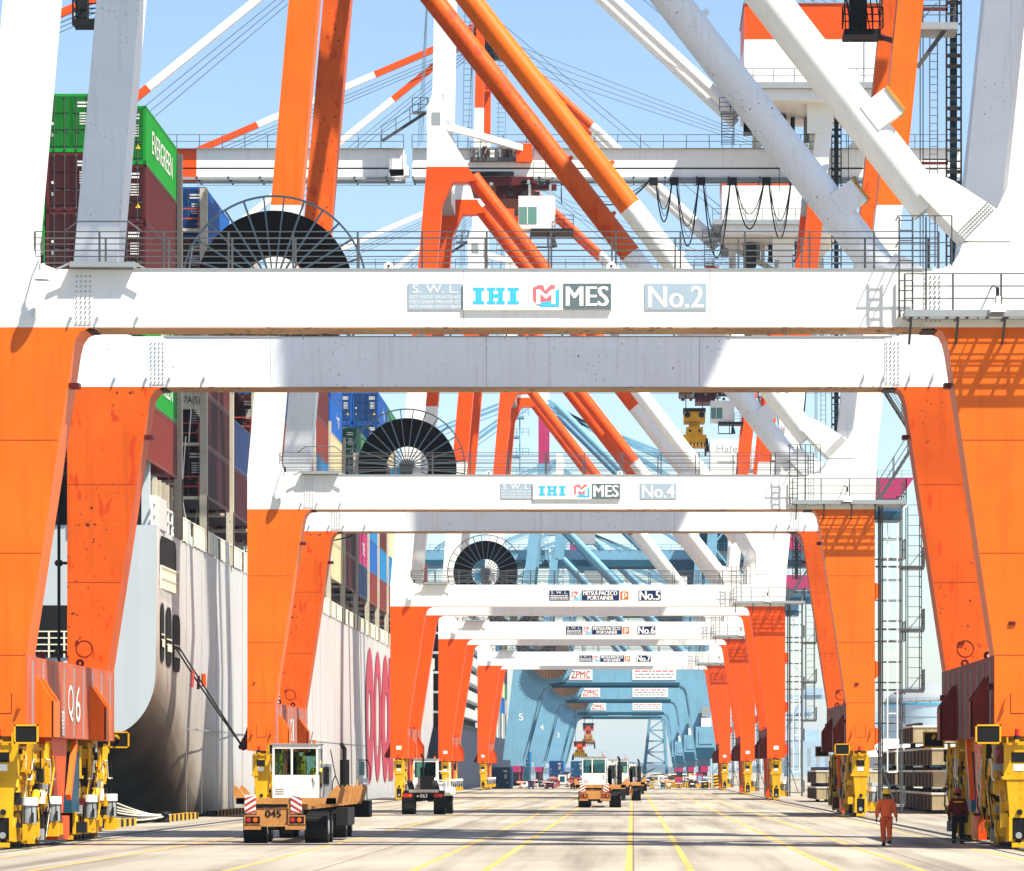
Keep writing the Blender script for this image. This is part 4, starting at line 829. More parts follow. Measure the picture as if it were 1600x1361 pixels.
# bulwark raised aft part and mooring openings
m=MB(); m.box(-24.2,-23.9,183,187,DECK,DECK+1.6,HULL)
m.add([(-23.7,181.5,14.6),(-23.7,181.5,13.2),(-24.1,186,13.2),(-24.1,186,14.6)],[(0,1,2,3)],HULL)
m.build('bulwark',ship)
def opening(name,pts,parent,frame=True):
    m=MB(); m.add(pts,[tuple(range(len(pts)))],BLK); return m.build(name,parent)
def rrect(y0,y1,z0,z1,x,r):
    out=[]
    for cy,cz,a0 in ((y1-r,z1-r,0),(y0+r,z1-r,90),(y0+r,z0+r,180),(y1-r,z0+r,270)):
        for i in range(4): a=R(a0+i*30); out.append((x,cy+r*math.cos(a),cz+r*math.sin(a)))
    return out
def hx(Y): return -23.7-.25*min(1,max(0,(Y-181.5)/3.5))-.05*min(1,max(0,(Y-185)/5))+.05
for (a,b_,zl,zh) in ((184.4,186.2,7.9,10.9),(187.0,189.3,7.75,10.8),(190.1,193.0,7.55,10.55)):
    m=MB(); m.add([(hx(p[1]),p[1],p[2]) for p in rrect(a,b_,zl,zh,0,.6)],[tuple(range(16))],BLK)
    for t in (.25,.6): m.bar((hx(a)+.03,a+.2,zl+.9+t*.8),(hx(b_)+.03,b_-.2,zl+.9+t*.8),.05,.07,CREAM)
    m.add([(hx(a)+.05,a+.15,zl+.75),(hx(b_)+.05,b_-.15,zl+.75),(hx(b_)+.05,b_-.15,zl+1.15),(hx(a)+.05,a+.15,zl+1.15)],[(0,1,2,3)],CREAM); m.build('mooring_opening',ship)
m=MB(); pts=[(x_-0,181.44,z_) for (_,x_,z_) in [(0,-29.6+1.2+ (q[1]-184)*1.0,q[2]) for q in rrect(182.6,186.4,8.0,10.6,0,.4)]]
m.add(pts,[tuple(range(16))],BLK); m.rail([(-29.8,181.4,8.0),(-26.0,181.4,8.0)],1.3,4,.8,CREAM,.03,.04); m.build('mooring_opening',ship)
m=MB(); m.add(rrect(184.2,190.8,12.2,14.3,-23.88,.7),[tuple(range(16))],BLK); m.rail([(-23.8,184,11.6),(-23.8,191,11.6)],1.1,2,.7,CREAM,.05,.05); m.build('mooring_opening',ship)
# deck rail along the side
m=MB(); y=194
while y<440:
    m.box(-24.0,-23.92,y,y+.3,DECK,DECK+1.25,CREAM); m.box(-23.98,-23.93,y,y+1.6,DECK+1.2,DECK+1.28,CREAM); 
    if (int(y/1.6)%4)!=3: m.box(-23.99,-23.95,y,y+1.6,DECK+.05,DECK+1.2,CREAM if rnd.random()<.6 else HULLB)
    y+=1.6
m.rail([(-24,182,DECK+.0),(-24,190,DECK+.0)],1.2,2,1.5,WHITE,.05,.05); m.build('deck_railing',ship)
m=MB()
for y in list(range(196,430,7)):
    m.box(-24.0,-23.985,y,y+.05,0,DECK,GREY)
m.box(-24.0,-23.97,196,420,4.6,4.66,GREY)
m.build('hull_seams',ship)
# lettering on the hull side
def oval(m,yc,w_,z0,z1,inner,x=-23.93,bar=False,slot=None):
    n=40; o1=[];o2=[]; zc=(z0+z1)/2; hz=(z1-z0)/2
    for i in range(n):
        a=2*math.pi*i/n; o1.append((x,yc+w_*math.cos(a),zc+hz*math.sin(a))); o2.append((x,yc+inner[0]*math.cos(a)+(inner[2] if len(inner)>2 else 0),zc+inner[1]*math.sin(a)+(inner[3] if len(inner)>3 else 0)))
    m.add(o1+o2,[(i,(i+1)%n,(i+1)%n+n,i+n) for i in range(n)],ONEP)
m=MB(); oval(m,331.8,5.2,1.2,13.6,(1.6,2.3)); oval(m,342.3,5.0,1.4,13.6,(2.2,3.9)); oval(m,352.9,5.2,1.3,13.6,(1.9,2.5,1.2)); m.box(-23.95,-23.92,358,364,1.5,13.5,ONEP)
m.build('hull_lettering',ship)
# deckhouse at the stern, seen between the legs
m=MB(); m.box(-56,-31.5,186,192,DECK,17.6,GREY); m.box(-40,-29.5,182.5,192,DECK,16.9,DARK); m.box(-29.2,-24.5,184,192.4,DECK,17.3,DARK); m.box(-24.6,-24.2,182.6,183,DECK,24,HULLB); m.box(-31,-30.4,182.4,183,DECK,24,HULLB)
for i in range(5): m.box(-24.35,-24.1,184.5+i*1.6,184.8+i*1.6,DECK,17.2,POST)
m.build('deckhouse',ship)
# lashing bridges: posts, platforms and red gear
DOORS=[]
def lash(Y,n=1,txt=None,top=35,depth=1.4,red=True):
    m=MB()
    for X in (-24.05,-26.9,-29.5):
        m.box(X-.2,X+.2,Y,Y+.5,DECK,top,POST)
    m.box(-24.25,-23.85,Y-.1,Y+.6,DECK,DECK+3.2,POST)
    for z in (17.6,20.6,23.6,26.6,29.6,32.6):
        if z<top: m.box(-29.5,-24.1,Y+.1,Y+depth,z,z+.15,POST); m.rail([(-29.4,Y+.1,z+.15),(-24.3,Y+.1,z+.15)],1.1,2,1.6,DRED if red else POST,.035,.04)
    for i in range(14):
        z=16+rnd.uniform(0,top-17); x=-24.8-rnd.uniform(0,4); m.bar((x,Y-.1,z),(x+rnd.uniform(-.6,.6),Y-.1,z+2.4),.05,.05,WHITE)
    if txt:
        for (z,t) in txt:
            m.prism([(-25.6,Y-.15,z),(-24.2,Y-.15,z),(-24.2,Y-.15,z-1.5),(-24.6,Y-.15,z-1.0),(-25.6,Y-.15,z-1.0)],(0,.12,0),POST); text(m,t,(-25.12,Y-.17,z-.78),(.9,0,0),(0,0,.5),BLK)
    return m.build('lashing_bridge',ship)
lash(192.8); lash(204.2,txt=[(23.6,'7A(S)')],depth=.7); lash(217.6,txt=None); lash(231.9,txt=[(23.4,'7F(S)')]); 
for Y in (246.4,260.8,274.0,288.0,302.2,316.3,329.9,342.9,355.9,369.6,384): lash(Y,top=30,red=False)

GRN=(.006,.24,.020,1); MRN=(.075,.012,.012,1); MRL=(.15,.022,.016,1); BLUC=(.006,.085,.34,1); CRM=(.50,.45,.27,1); DGR=(.03,.16,.08,1); NVC=(.012,.03,.10,1); ONC=(.34,.02,.12,1); ORC=(.55,.13,.03,1); GRC=(.30,.32,.33,1); DKM=(.04,.006,.010,1); BLC=(.008,.15,.36,1)
CN={GRN:'bright green',MRN:'maroon',MRL:'brick red',BLUC:'bright blue',CRM:'cream',DGR:'dark green',NVC:'navy blue',ONC:'magenta',ORC:'orange',GRC:'grey',DKM:'dark maroon',BLC:'mid blue'}
CW=2.44
def make_container():
    L=12.19; h=2.88
    r=thing('shipping_container','prototype','container',(0,0,0))
    m=MB()
    m.box(-CW/2+.03,CW/2-.03,.06,L-.03,.16,h-.05,CPAINT)
    for sx in (-1,1):
        for yy in (0,L-.15): m.box(sx*CW/2-(.15 if sx>0 else 0),sx*CW/2+(.15 if sx<0 else 0),yy,yy+.15,0,h,CPAINT)
        m.box(sx*CW/2-(.06 if sx>0 else 0),sx*CW/2+(.06 if sx<0 else 0),.15,L-.15,h-.12,h,CPAINT); m.box(sx*CW/2-(.06 if sx>0 else 0),sx*CW/2+(.06 if sx<0 else 0),.15,L-.15,0,.16,CPAINT)
        n=42; p=(L-.4)/n
        for i in range(n):
            y=.2+i*p; x0=sx*(CW/2-.045); x1=sx*(CW/2-.008)
            m.add([(x0,y,.16),(x1,y+p*.2,.16),(x1,y+p*.5,.16),(x0,y+p*.7,.16),(x0,y,h-.12),(x1,y+p*.2,h-.12),(x1,y+p*.5,h-.12),(x0,y+p*.7,h-.12)],[(0,1,5,4),(1,2,6,5),(2,3,7,6)] if sx>0 else [(4,5,1,0),(5,6,2,1),(6,7,3,2)],CPAINT)
    m.box(-CW/2,CW/2,0,.12,h-.14,h,CPAINT); m.box(-CW/2,CW/2,0,.12,0,.18,CPAINT)
    b=m.build('body',r)
    for s_ in (-1,1):
        m=MB(); x0,x1=(-1.07,-.02) if s_<0 else (.02,1.07)
        m.box(x0,x1,.01,.06,.19,h-.15,CPAINT)
        for k in range(3): z=.3+k*.82; m.box(x0+.08,x1-.08,-.015,.01,z,z+.66,CPAINT)
        for xx in (x0+.25,x1-.28): m.cyl((xx,-.03,.1),(xx,-.03,h-.06),.022,GAL,5); m.box(xx-.05,xx+.05,-.05,-.01,.1,.2,GAL); m.box(xx-.05,xx+.05,-.05,-.01,h-.2,h-.1,GAL); m.box(xx-.02,xx+.24,-.05,-.03,1.0,1.05,GAL)
        if s_>0: 
            slug(m,(x0+.32,-.035,2.2),(.55,0,0),(0,0,.34),WHITE,2,5,.55); slug(m,(x0+.42,-.035,1.35),(.42,0,0),(0,0,.65),WHITE,5,6,.45); m.add([(x0+.68,-.036,.75),(x0+.92,-.036,.75),(x0+.8,-.036,.98)],[(0,1,2)],YPL)
        else: m.cyl((x0+.18,-.036,1.4),(x0+.18,-.03,1.4),.07,WHITE,12); m.box(x0+.12,x0+.26,-.03,-.016,.75,.92,GREY)
        m.build('door',r)
    return r
proto=make_container(); used=[False]; PARTS=list(proto.children)
ORD=['first','second','third','fourth','fifth','sixth','seventh','eighth']
def place(col,X,Y,z,label,group='containers stacked on the ship',txt=None):
    if used[0]:
        o=proto.copy(); COL.objects.link(o)
        for ch in PARTS: c=ch.copy(); COL.objects.link(c); c.parent=o
    else: o=proto
    used[0]=True
    o.location=(X,Y,z); o['label']=label; o['group']=group; k=.85+.3*rnd.random()
    if group is None: del o['group']
    for ch in o.children:
        q=k*(.5 if ch.name.startswith('door') else 1); ch.color=(col[0]*q,col[1]*q,col[2]*q,1)  # doors dimmed: shade on the end faces is put into their colour
    if txt:
        m=MB(); yy=Y+2.2 if txt[1]>5 else Y+6; text(m,txt[0],(X+CW/2+.012,yy,z+.9),(0,txt[1],0),(0,0,1.15),WHITE)
        m.build('lettering',o)
    return o
BAYW={0:'stern',1:'second from the stern'}
def bay(bi,Y,cols,base=17.75,pitch=2.91,where=''):
    for ci,(cl,dz) in enumerate(cols):
        n=len(cl)
        for ti,c in enumerate(cl):
            if c is None: continue
            z=base+dz+(n-1-ti)*pitch
            row=['outer','second','third'][ci]
            txt=None
            if ci==0:
                if c==GRN: txt=('EVERGREEN',8.0)
                elif c==BLUC and rnd.random()<.7: txt=('+ m',2.5)
                elif c==ONC: txt=('ONE',3.0)
                elif c==NVC: txt=('CMA',3.0) if False else None
            place(c,-24-CW/2-ci*2.5-.02,Y,z,'%s container, %s from top, %s row, %s'%(CN[c],ORD[ti],row,where),txt=txt)
bay(0,180,[([GRN,MRN,MRN,GRN,GRN,MRL],0),([GRN,MRN,MRN,MRN,GRN,MRN],.6),([GRN,GRN,MRN,MRN,BLUC],0)],where='stack at the ship stern')
bay(1,205,[([BLUC,MRL,MRN,MRN,DKM,DKM],0),([BLUC,MRN,MRN,DKM,DKM,DKM],0),([MRN,BLUC,DKM,DKM,DKM,DKM],0)],where='stack behind the stern gap')
W=['stack behind the first crane legs','stack just before the second crane','stack left of the second crane leg','stack between the second crane legs','stack right behind crane No.4','blue topped stack beside the second reel','low stack left of the green one','stack topped by a dark green one','stack left of the reel behind No.4','stack showing bright blue doors on top','stack ahead of crane No.5','stack behind the leg of crane No.5','stack past crane No.5','stack near the bow','stack nearest the bow']
bay(2,219.3,[([NVC,DKM],0),([NVC,MRN,DKM,DKM,DKM],0)],where=W[0])
bay(3,233.6,[([MRN,BLUC,MRN,CRM,MRN],0),([MRN,MRN,MRN],0)],where=W[1])
bay(4,247.9,[([MRL,NVC,MRL,BLC,CRM],0)],where=W[2])
bay(5,262.2,[([MRL,MRL,BLUC,MRL,MRN,BLC],0)],where=W[3])
bay(6,275.6,[([MRL,MRN,MRL,BLC,CRM,MRL],0)],where=W[4])
bay(7,289.7,[([BLUC,BLUC,CRM,CRM,CRM,CRM],0)],where=W[5])
bay(8,303.7,[([DKM,DKM,DKM],0),([MRN,DGR],0)],where=W[6])
bay(9,317.6,[([DGR,NVC,ONC,ONC,NVC],0),([DGR,DGR,MRN,ONC],0),([BLUC,BLUC,BLUC],0)],where=W[7])
bay(10,331.2,[([MRN,BLUC,BLC,BLUC,MRL],0)],where=W[8])
bay(11,344.2,[([BLUC,BLUC,MRN,BLC,MRN,BLC,MRL],0),([BLUC,BLUC,MRN,NVC,MRN,BLC],2.91),([BLUC,BLUC,BLUC,NVC,MRN],5.8)],where=W[9])
bay(12,357.3,[([DGR,CRM,MRN,MRL,CRM,BLC,MRL],0),([DGR,DGR],14.5)],where=W[10])
bay(13,371,[([MRN,BLUC,CRM,MRL,ORC],0)],where=W[11])
bay(14,385.5,[([CRM,MRL,DGR,BLUC,MRN],0)],where=W[12])
bay(15,400,[([GRN,MRN,BLUC,MRL],0)],where=W[13])
bay(16,414.5,[([MRL,GRN,CRM],0),([MRL,MRL,MRN],0)],where=W[14])

# second ship
ship2=thing('container_ship','dark navy ship with tall stern decks moored beyond the bow of the pale ship','ship',(-43,640,-3))
hull('hull',[(484,-28,1,3,-28),(488,-25,0,3,-25),(495,-24,-2,3,-24),(510,-24,-6,3,-24),(560,-24,-8,3,-24),(800,-24,-8,3,-24),(850,-34,-8,3,-36),(870,-43.4,-8,1,-43.4)],paint('navy_hull_paint',(.012,.018,.05),.5,dirt=.2),NAVY,8.2,ship2)
m=MB(); m.box(-56,-24.6,500,592,8.2,9.2,DARK)
for i in range(7): m.box(-56,-24.3,492+i,592,10.2+i*2.7,10.5+i*2.7,HULLB); m.box(-55,-25.5,494+i,590,8.4+i*2.7,10.2+i*2.7,DKG if False else BLK); m.rail([(-24.35,492+i,10.5+i*2.7),(-24.35,590,10.5+i*2.7)],1.1,3,2.5,WHITE,.05,.05)
m.build('stern_decks',ship2)
m=MB(); m.box(-24.2,-24.05,592,800,8.2,13,GREY)
for i in range(24): m.box(-24.15,-23.95,594+i*8.5,596+i*8.5,0,13,(CREAM,GREY,DARK)[i%3])
m.build('hull_fittings',ship2)
cols=[BLUC,MRN,CRM,NVC,BLC,MRL,GRC,ORC,DGR]
for bi in range(7):
    for ti in range(5):
        c=cols[(bi*5+ti*2+bi//2)%9]; place(c,-25.25,600+bi*14.2,13+ti*2.91,'%s container, %s tier, %s stack of the far navy ship'%(CN[c],['lowest','second','third','fourth','top'][ti],['first','second','third','fourth','fifth','sixth','seventh'][bi]),'containers stacked on the far ship')

# ------------------------------------------------------------------ mooring lines, fenders, kerbs
m=MB(); a=P(275,1013,187.5); b_=Vector((-19.95,186.3,3.62)); m.tube([a,a.lerp(b_,.35)+Vector((0,0,-.1)),a.lerp(b_,.7)+Vector((0,0,-.08)),b_],.05,BLK,6); a2=a+Vector((.15,0,.05)); m.tube([a2,a2.lerp(b_,.35)+Vector((0,0,.02)),b_],.045,BLK,6); rp=m.build('mooring_line'); tag(fix(rp),'taut black double mooring line from the pale hull down to the crane marked No.4','mooring line')
m=MB(); c_=a.lerp(b_,.3); m.cyl(c_+Vector((-.15,0,.35)),c_+Vector((-.2,0,-.5)),.09,DRED,8); m.cyl(c_+Vector((.15,0,.1)),c_+Vector((.12,0,-.6)),.08,MAR,8); m.cyl(c_+Vector((.4,0,.2)),c_+Vector((.42,0,-.45)),.12,RED,8); fo=m.build('rope_guard'); tag(fix(fo),'bundle of red and dark floats tied on the taut black mooring line','float')
end=Vector((-21.5,167,.35))
for i,(px,py,Y) in enumerate(((130,1205,150),(120,1215,149),(110,1222,148),(125,1232,148),(100,1240,147),(130,1246,146))):
    m=MB(); s_=P(px,py,Y+6); s_.x-=1; m.sag(s_,end+Vector((.1*i-.3,.4*i-1,0)),.25+.06*i,.045,ROPE,12,6); o=m.build('mooring_rope'); tag(fix(o),'white mooring rope slanting from the near left bogies to the quay edge','mooring rope','white ropes fanning out at the quay edge')
m=MB(); e=Vector((-21.4,167,0)); m.cyl(e,e+Vector((0,0,.38)),.2,DARK,14,r1=.16); m.cyl(e+Vector((0,0,.38)),e+Vector((0,0,.5)),.27,DARK,14,r1=.24)
o=m.build('bollard'); tag(fix(o),'dark iron bollard at the quay edge where the white ropes end','bollard')
for (y0,y1,lab) in ((150,158,'short yellow and black striped kerb beside the near left bogies'),(166.8,180.5,'long yellow and black striped kerb at the quay edge below the ship stern'),(188,203,'yellow and black striped kerb at the quay edge left of the truck numbered 045'),(212,232,'striped kerb at the quay edge just right of the truck numbered 045')):
    m=MB(); y=y0; i=0
    while y<y1-.01:
        m.box(-21.95,-21.5,y,min(y+.8,y1),0,.32,YEL if i%2 else BLK); y+=.8; i+=1
    o=m.build('quay_kerb'); tag(fix(o),lab,'kerb')
# black rubber fenders on the quay wall
for i in range(6):
    m=MB(); y=176+i*14; m.cyl((-22.6,y,-2.2),(-22.6,y,.1),.5,BLK,14); m.box(-22.35,-22.2,y-.6,y+.6,-2.4,.25,DARK); o=m.build('fender'); tag(fix(o),'black rubber fender between the quay wall and the pale hull','fender','rubber fenders along the quay wall')

# ------------------------------------------------------------------ trucks
def wheelset(m,x,y,r,w_,hub=WHITE):
    m.cyl((x-w_/2,y,r),(x+w_/2,y,r),r,BLK,24); m.cyl((x-w_/2-.01,y,r),(x+w_/2+.01,y,r),r*.5,hub,14)
def tyre(parent,x,y,r,w_):
    m=MB(); m.cyl((x-w_/2,y,r),(x+w_/2,y,r),r,BLK,24)
    for i in range(24):
        a=2*math.pi*i/24; m.box(x-w_/2,x+w_/2,y+(r-.01)*math.cos(a)-.02,y+(r-.01)*math.cos(a)+.02,r+(r-.01)*math.sin(a)-.02,r+(r-.01)*math.sin(a)+.02,BLK)
    t=m.build('wheel',parent); m=MB(); m.cyl((x-w_/2-.01,y,r),(x+w_/2+.01,y,r),r*.45,GREY,14); m.build('rim',t)
def cab(parent,x0,x1,y0,y1,z0,z1):
    m=MB(); xm=(x0+x1)/2; zw0=z0+(z1-z0)*.45; zw1=z1-.14
    m.box(x0,x1,y0,y1,z0,zw0,WHITE); m.box(x0,x1,y0,y1,zw1,z1,WHITE); m.box(x0-.03,x1+.03,y0-.04,y1+.04,z1,z1+.04,GREY)
    for xx in (x0,x0+(x1-x0)*.42-.03,x1-.07): m.box(xx,xx+.07,y0,y0+.07,zw0,zw1,WHITE)
    for xx in (x0,x1-.07): m.box(xx,xx+.07,y1-.07,y1,zw0,zw1,WHITE)
    m.box(x1-.05,x1,(y0+y1)/2-.03,(y0+y1)/2+.03,zw0,zw1,WHITE)
    for i in range(3): m.box(x0+.1,x0+.4,y0-.01,y0,z0+.2+i*.08,z0+.23+i*.08,GREY)
    m.bar((x1-.2,y0-.02,zw0-.1),(x1-.12,y0-.04,zw0-.35),.02,.02,DARK)
    c=m.build('cab',parent)
    m=MB(); m.box(x0+.06,x1-.06,y0+.03,y0+.035,zw0,zw1,GLASSX); m.box(x0+.06,x1-.06,y1-.035,y1-.03,zw0,zw1,GLASSX); m.box(x0+.03,x0+.035,y0+.07,y1-.07,zw0,zw1,GLASSX); m.box(x1-.035,x1-.03,y0+.07,y1-.07,zw0,zw1,GLASSX); m.build('window',c)
    m=MB(); m.box(xm-.3,xm+.0,y0+.5,y0+.62,z0+.4,zw0+.55,DARK); m.box(xm-.3,xm+.2,y0+.5,y0+1,z0+.3,z0+.5,DARK); m.box(x0+.1,x1-.1,y1-.4,y1-.1,z0+.5,zw0+.02,DARK); m.build('seat',c)
    m=MB(); m.cyl((x1-.15,y0+.2,z1+.04),(x1-.15,y0+.2,z1+.16),.06,ORA,10); m.cyl((x1-.3,y0+.2,z1+.04),(x1-.2,y0+.1,z1+.45),.012,DARK,5); m.build('beacon',c)
    return c
def glassx():
    m=bpy.data.materials.new('window_glass'); m.use_nodes=True; b=m.node_tree.nodes['Principled BSDF']; b.inputs['Base Color'].default_value=(.35,.55,.5,1); b.inputs['Transmission Weight'].default_value=1; b.inputs['Roughness'].default_value=.02; b.inputs['IOR'].default_value=1.05; return m
GLASSX=glassx()
def chevron(m,x0,x1,y,z0,z1,sg):
    m.box(x0,x1,y,y+.03,z0,z1,WHITE); n=3; hh=(z1-z0)/n; w_=x1-x0
    for i in range(-1,n):
        za=z0+i*hh; pts=[(x0,za),(x1,za+hh*1.1),(x1,za+hh*1.6),(x0,za+hh*.5)] if sg>0 else [(x0,za+hh*1.1),(x1,za),(x1,za+hh*.5),(x0,za+hh*1.6)]
        pts=[(a,min(max(b_,z0),z1)) for a,b_ in pts]; m.add([(a,y-.004,b_) for a,b_ in pts],[(0,1,2,3)],DRED)
def terminal_truck(label,X,Y,number=None,det=True,chev=True,group=None):
    """orange chassis trailer seen from behind with a white offset cab ahead; X = centre, Y = rear"""
    t=thing('terminal_truck',label,'truck',(X,Y+6,0),group)
    xl,xr=X-1.3,X+1.35
    m=MB()
    m.box(xl-.25,xr+.35,Y,Y+.25,1.28,1.48,TORA); m.box(X-.95,X-.7,Y+.25,Y+12.5,1.1,1.42,TORA); m.box(X+.5,X+.75,Y+.25,Y+12.5,1.1,1.42,TORA)
    for i in range(6): m.box(xl-.2,xr+.3,Y+1.6+i*2,Y+1.85+i*2,1.2,1.42,TORA)
    m.box(xl+.1,xl+.35,Y-.02,Y+.2,.5,1.28,TORA); m.box(X+.15,X+.42,Y-.02,Y+.2,.5,1.28,TORA); m.box(xl+.4,X+.12,Y+.05,Y+.12,.55,1.15,TORA); m.box(xl+.4,X+.12,Y+.02,Y+.04,1.16,1.3,BLK)
    m.box(xl,xl+.55,Y-.03,Y+.1,.45,.6,TORA); m.box(X+.05,X+.7,Y-.03,Y+.1,.45,.6,TORA)
    m.build('chassis',t)
    for i in range(7):                                  # flared container guides
        for sx in (-1,1):
            if sx<0 and i>1: continue
            g_=MB(); xx=xl-.25 if sx<0 else xr+.35; y=Y+.0+i*2.0
            g_.prism([(xx-sx*.35,y,1.28),(xx,y,1.28),(xx+sx*.12,y,1.75),(xx+sx*.04,y,1.9),(xx-sx*.12,y,1.75),(xx-sx*.3,y,1.5)],(0,.25,0),TORA); g_.build('container_guide',t)
    if chev:
        for (a,sg) in ((xl,1),(X+.2,-1)):
            m=MB(); chevron(m,a+.03,a+.39,Y-.06,.98,1.58,sg); m.build('marker_board',t)
    for a in (xl+.02,X+.15):
        m=MB(); m.box(a,a+.55,Y-.05,Y,.62,.92,TORA); m.box(a+.04,a+.51,Y-.06,Y-.05,.66,.88,BLK); m.cyl((a+.14,Y-.08,.77),(a+.14,Y-.06,.77),.075,RLAMP,12); m.cyl((a+.36,Y-.08,.77),(a+.36,Y-.06,.77),.075,ORA,12); m.build('tail_light',t)
    if number:
        m=MB()
        for dx in (0,.015,.03): text(m,number,(X-.62+dx,Y+.035-dx*.1,.86),(.5,0,0),(0,0,.22),BLK)
        m.build('number_mark',t)
    for yy in (Y+1.0,Y+2.4):
        for (a,w_) in ((X-1.0,.75),(X+1.0,.75)): tyre(t,a,yy,.52,w_)
    for yy in (Y+10.4,Y+12.6):
        for a in ((X-.9),(X+1.0)): tyre(t,a,yy,.5,.45)
    for yy in (Y+1,Y+2.4): m=MB(); m.cyl((X-1,yy,.5),(X+1,yy,.5),.09,DARK,8); m.build('axle',t)
    m=MB(); m.box(X-.2,X+.2,Y+.6,Y+10,.62,.8,DARK); m.box(X,xr-.1,Y+6.5,Y+7,.6,.8,DARK); m.box(X-.4,X+.2,Y+3,Y+5,.5,1.1,DARK); m.box(X-.15,X+.15,Y+.6,Y+1.2,.3,.7,DARK); m.box(xr-.1,xr+.3,Y+5.5,Y+8.5,.5,1.1,DARK); m.box(X-.5,X+.5,Y+9.5,Y+13.5,.55,1.15,DARK); m.build('underframe',t)
    cab(t,X-1.25,X+.35,Y+8.9,Y+10.7,1.35,3.28)
    m=MB(); m.cyl((X+1.25,Y+9.2,1.2),(X+1.25,Y+9.2,2.75),.17,BLK,14); m.cyl((X+1.25,Y+9.2,2.75),(X+1.25,Y+9.2,3.15),.07,DARK,10); m.cyl((X+1.25,Y+9.2,3.12),(X+1.15,Y+9.0,3.3),.075,DARK,10); m.build('exhaust_stack',t)
    m=MB(); m.box(X+.45,X+.75,Y+9.3,Y+9.7,1.4,2.6,GREY); m.box(X+.5,X+.7,Y+9.27,Y+9.3,1.9,2.5,DARK); m.tube([(X+.75,Y+9.2,3.1),(X+.95,Y+8.9,2.2),(X+1.3,Y+8.3,1.4)],.02,DARK,5); m.tube([(X+.8,Y+9.2,1.4),(X+.85,Y+9.0,2.0),(X+.95,Y+8.9,2.2)],.02,DARK,5); m.build('air_intake',t); m=MB(); m.box(X+.6,X+1.9,Y+12,Y+13.5,.7,1.3,BLK); m.build('fuel_tank',t)
    m=MB(); m.tube([(X+1.45,Y+12.6,2.75),(X+1.8,Y+12.6,2.75),(X+1.9,Y+12.6,2.5),(X+1.9,Y+12.6,2.05),(X+1.6,Y+12.6,1.95)],.02,DARK,5); m.box(X+1.5,X+1.7,Y+12.55,Y+12.62,2.2,2.7,GLG); m.box(X+1.6,X+1.85,Y+12.5,Y+12.6,1.95,2.1,WHITE); m.build('mirror',t)
    if not number:
        m=MB(); m.box(X+.42,X+1.05,Y+9.3,Y+11,1.35,2.95,WHITE); m.box(X+.52,X+.95,Y+9.27,Y+9.3,1.9,2.75,GLASS); m.build('side_cab',t)
    return t
t1=terminal_truck('orange chassis truck with a white cab, numbered 045 on its tail, left lane',-11.35,118.6,'045')
t3=terminal_truck('orange chassis truck with a white cab driving away in the middle of the road',-2.15,235,None)
t4=terminal_truck('chassis truck mostly hidden behind the truck in the middle of the road',-.75,290,None,chev=False)
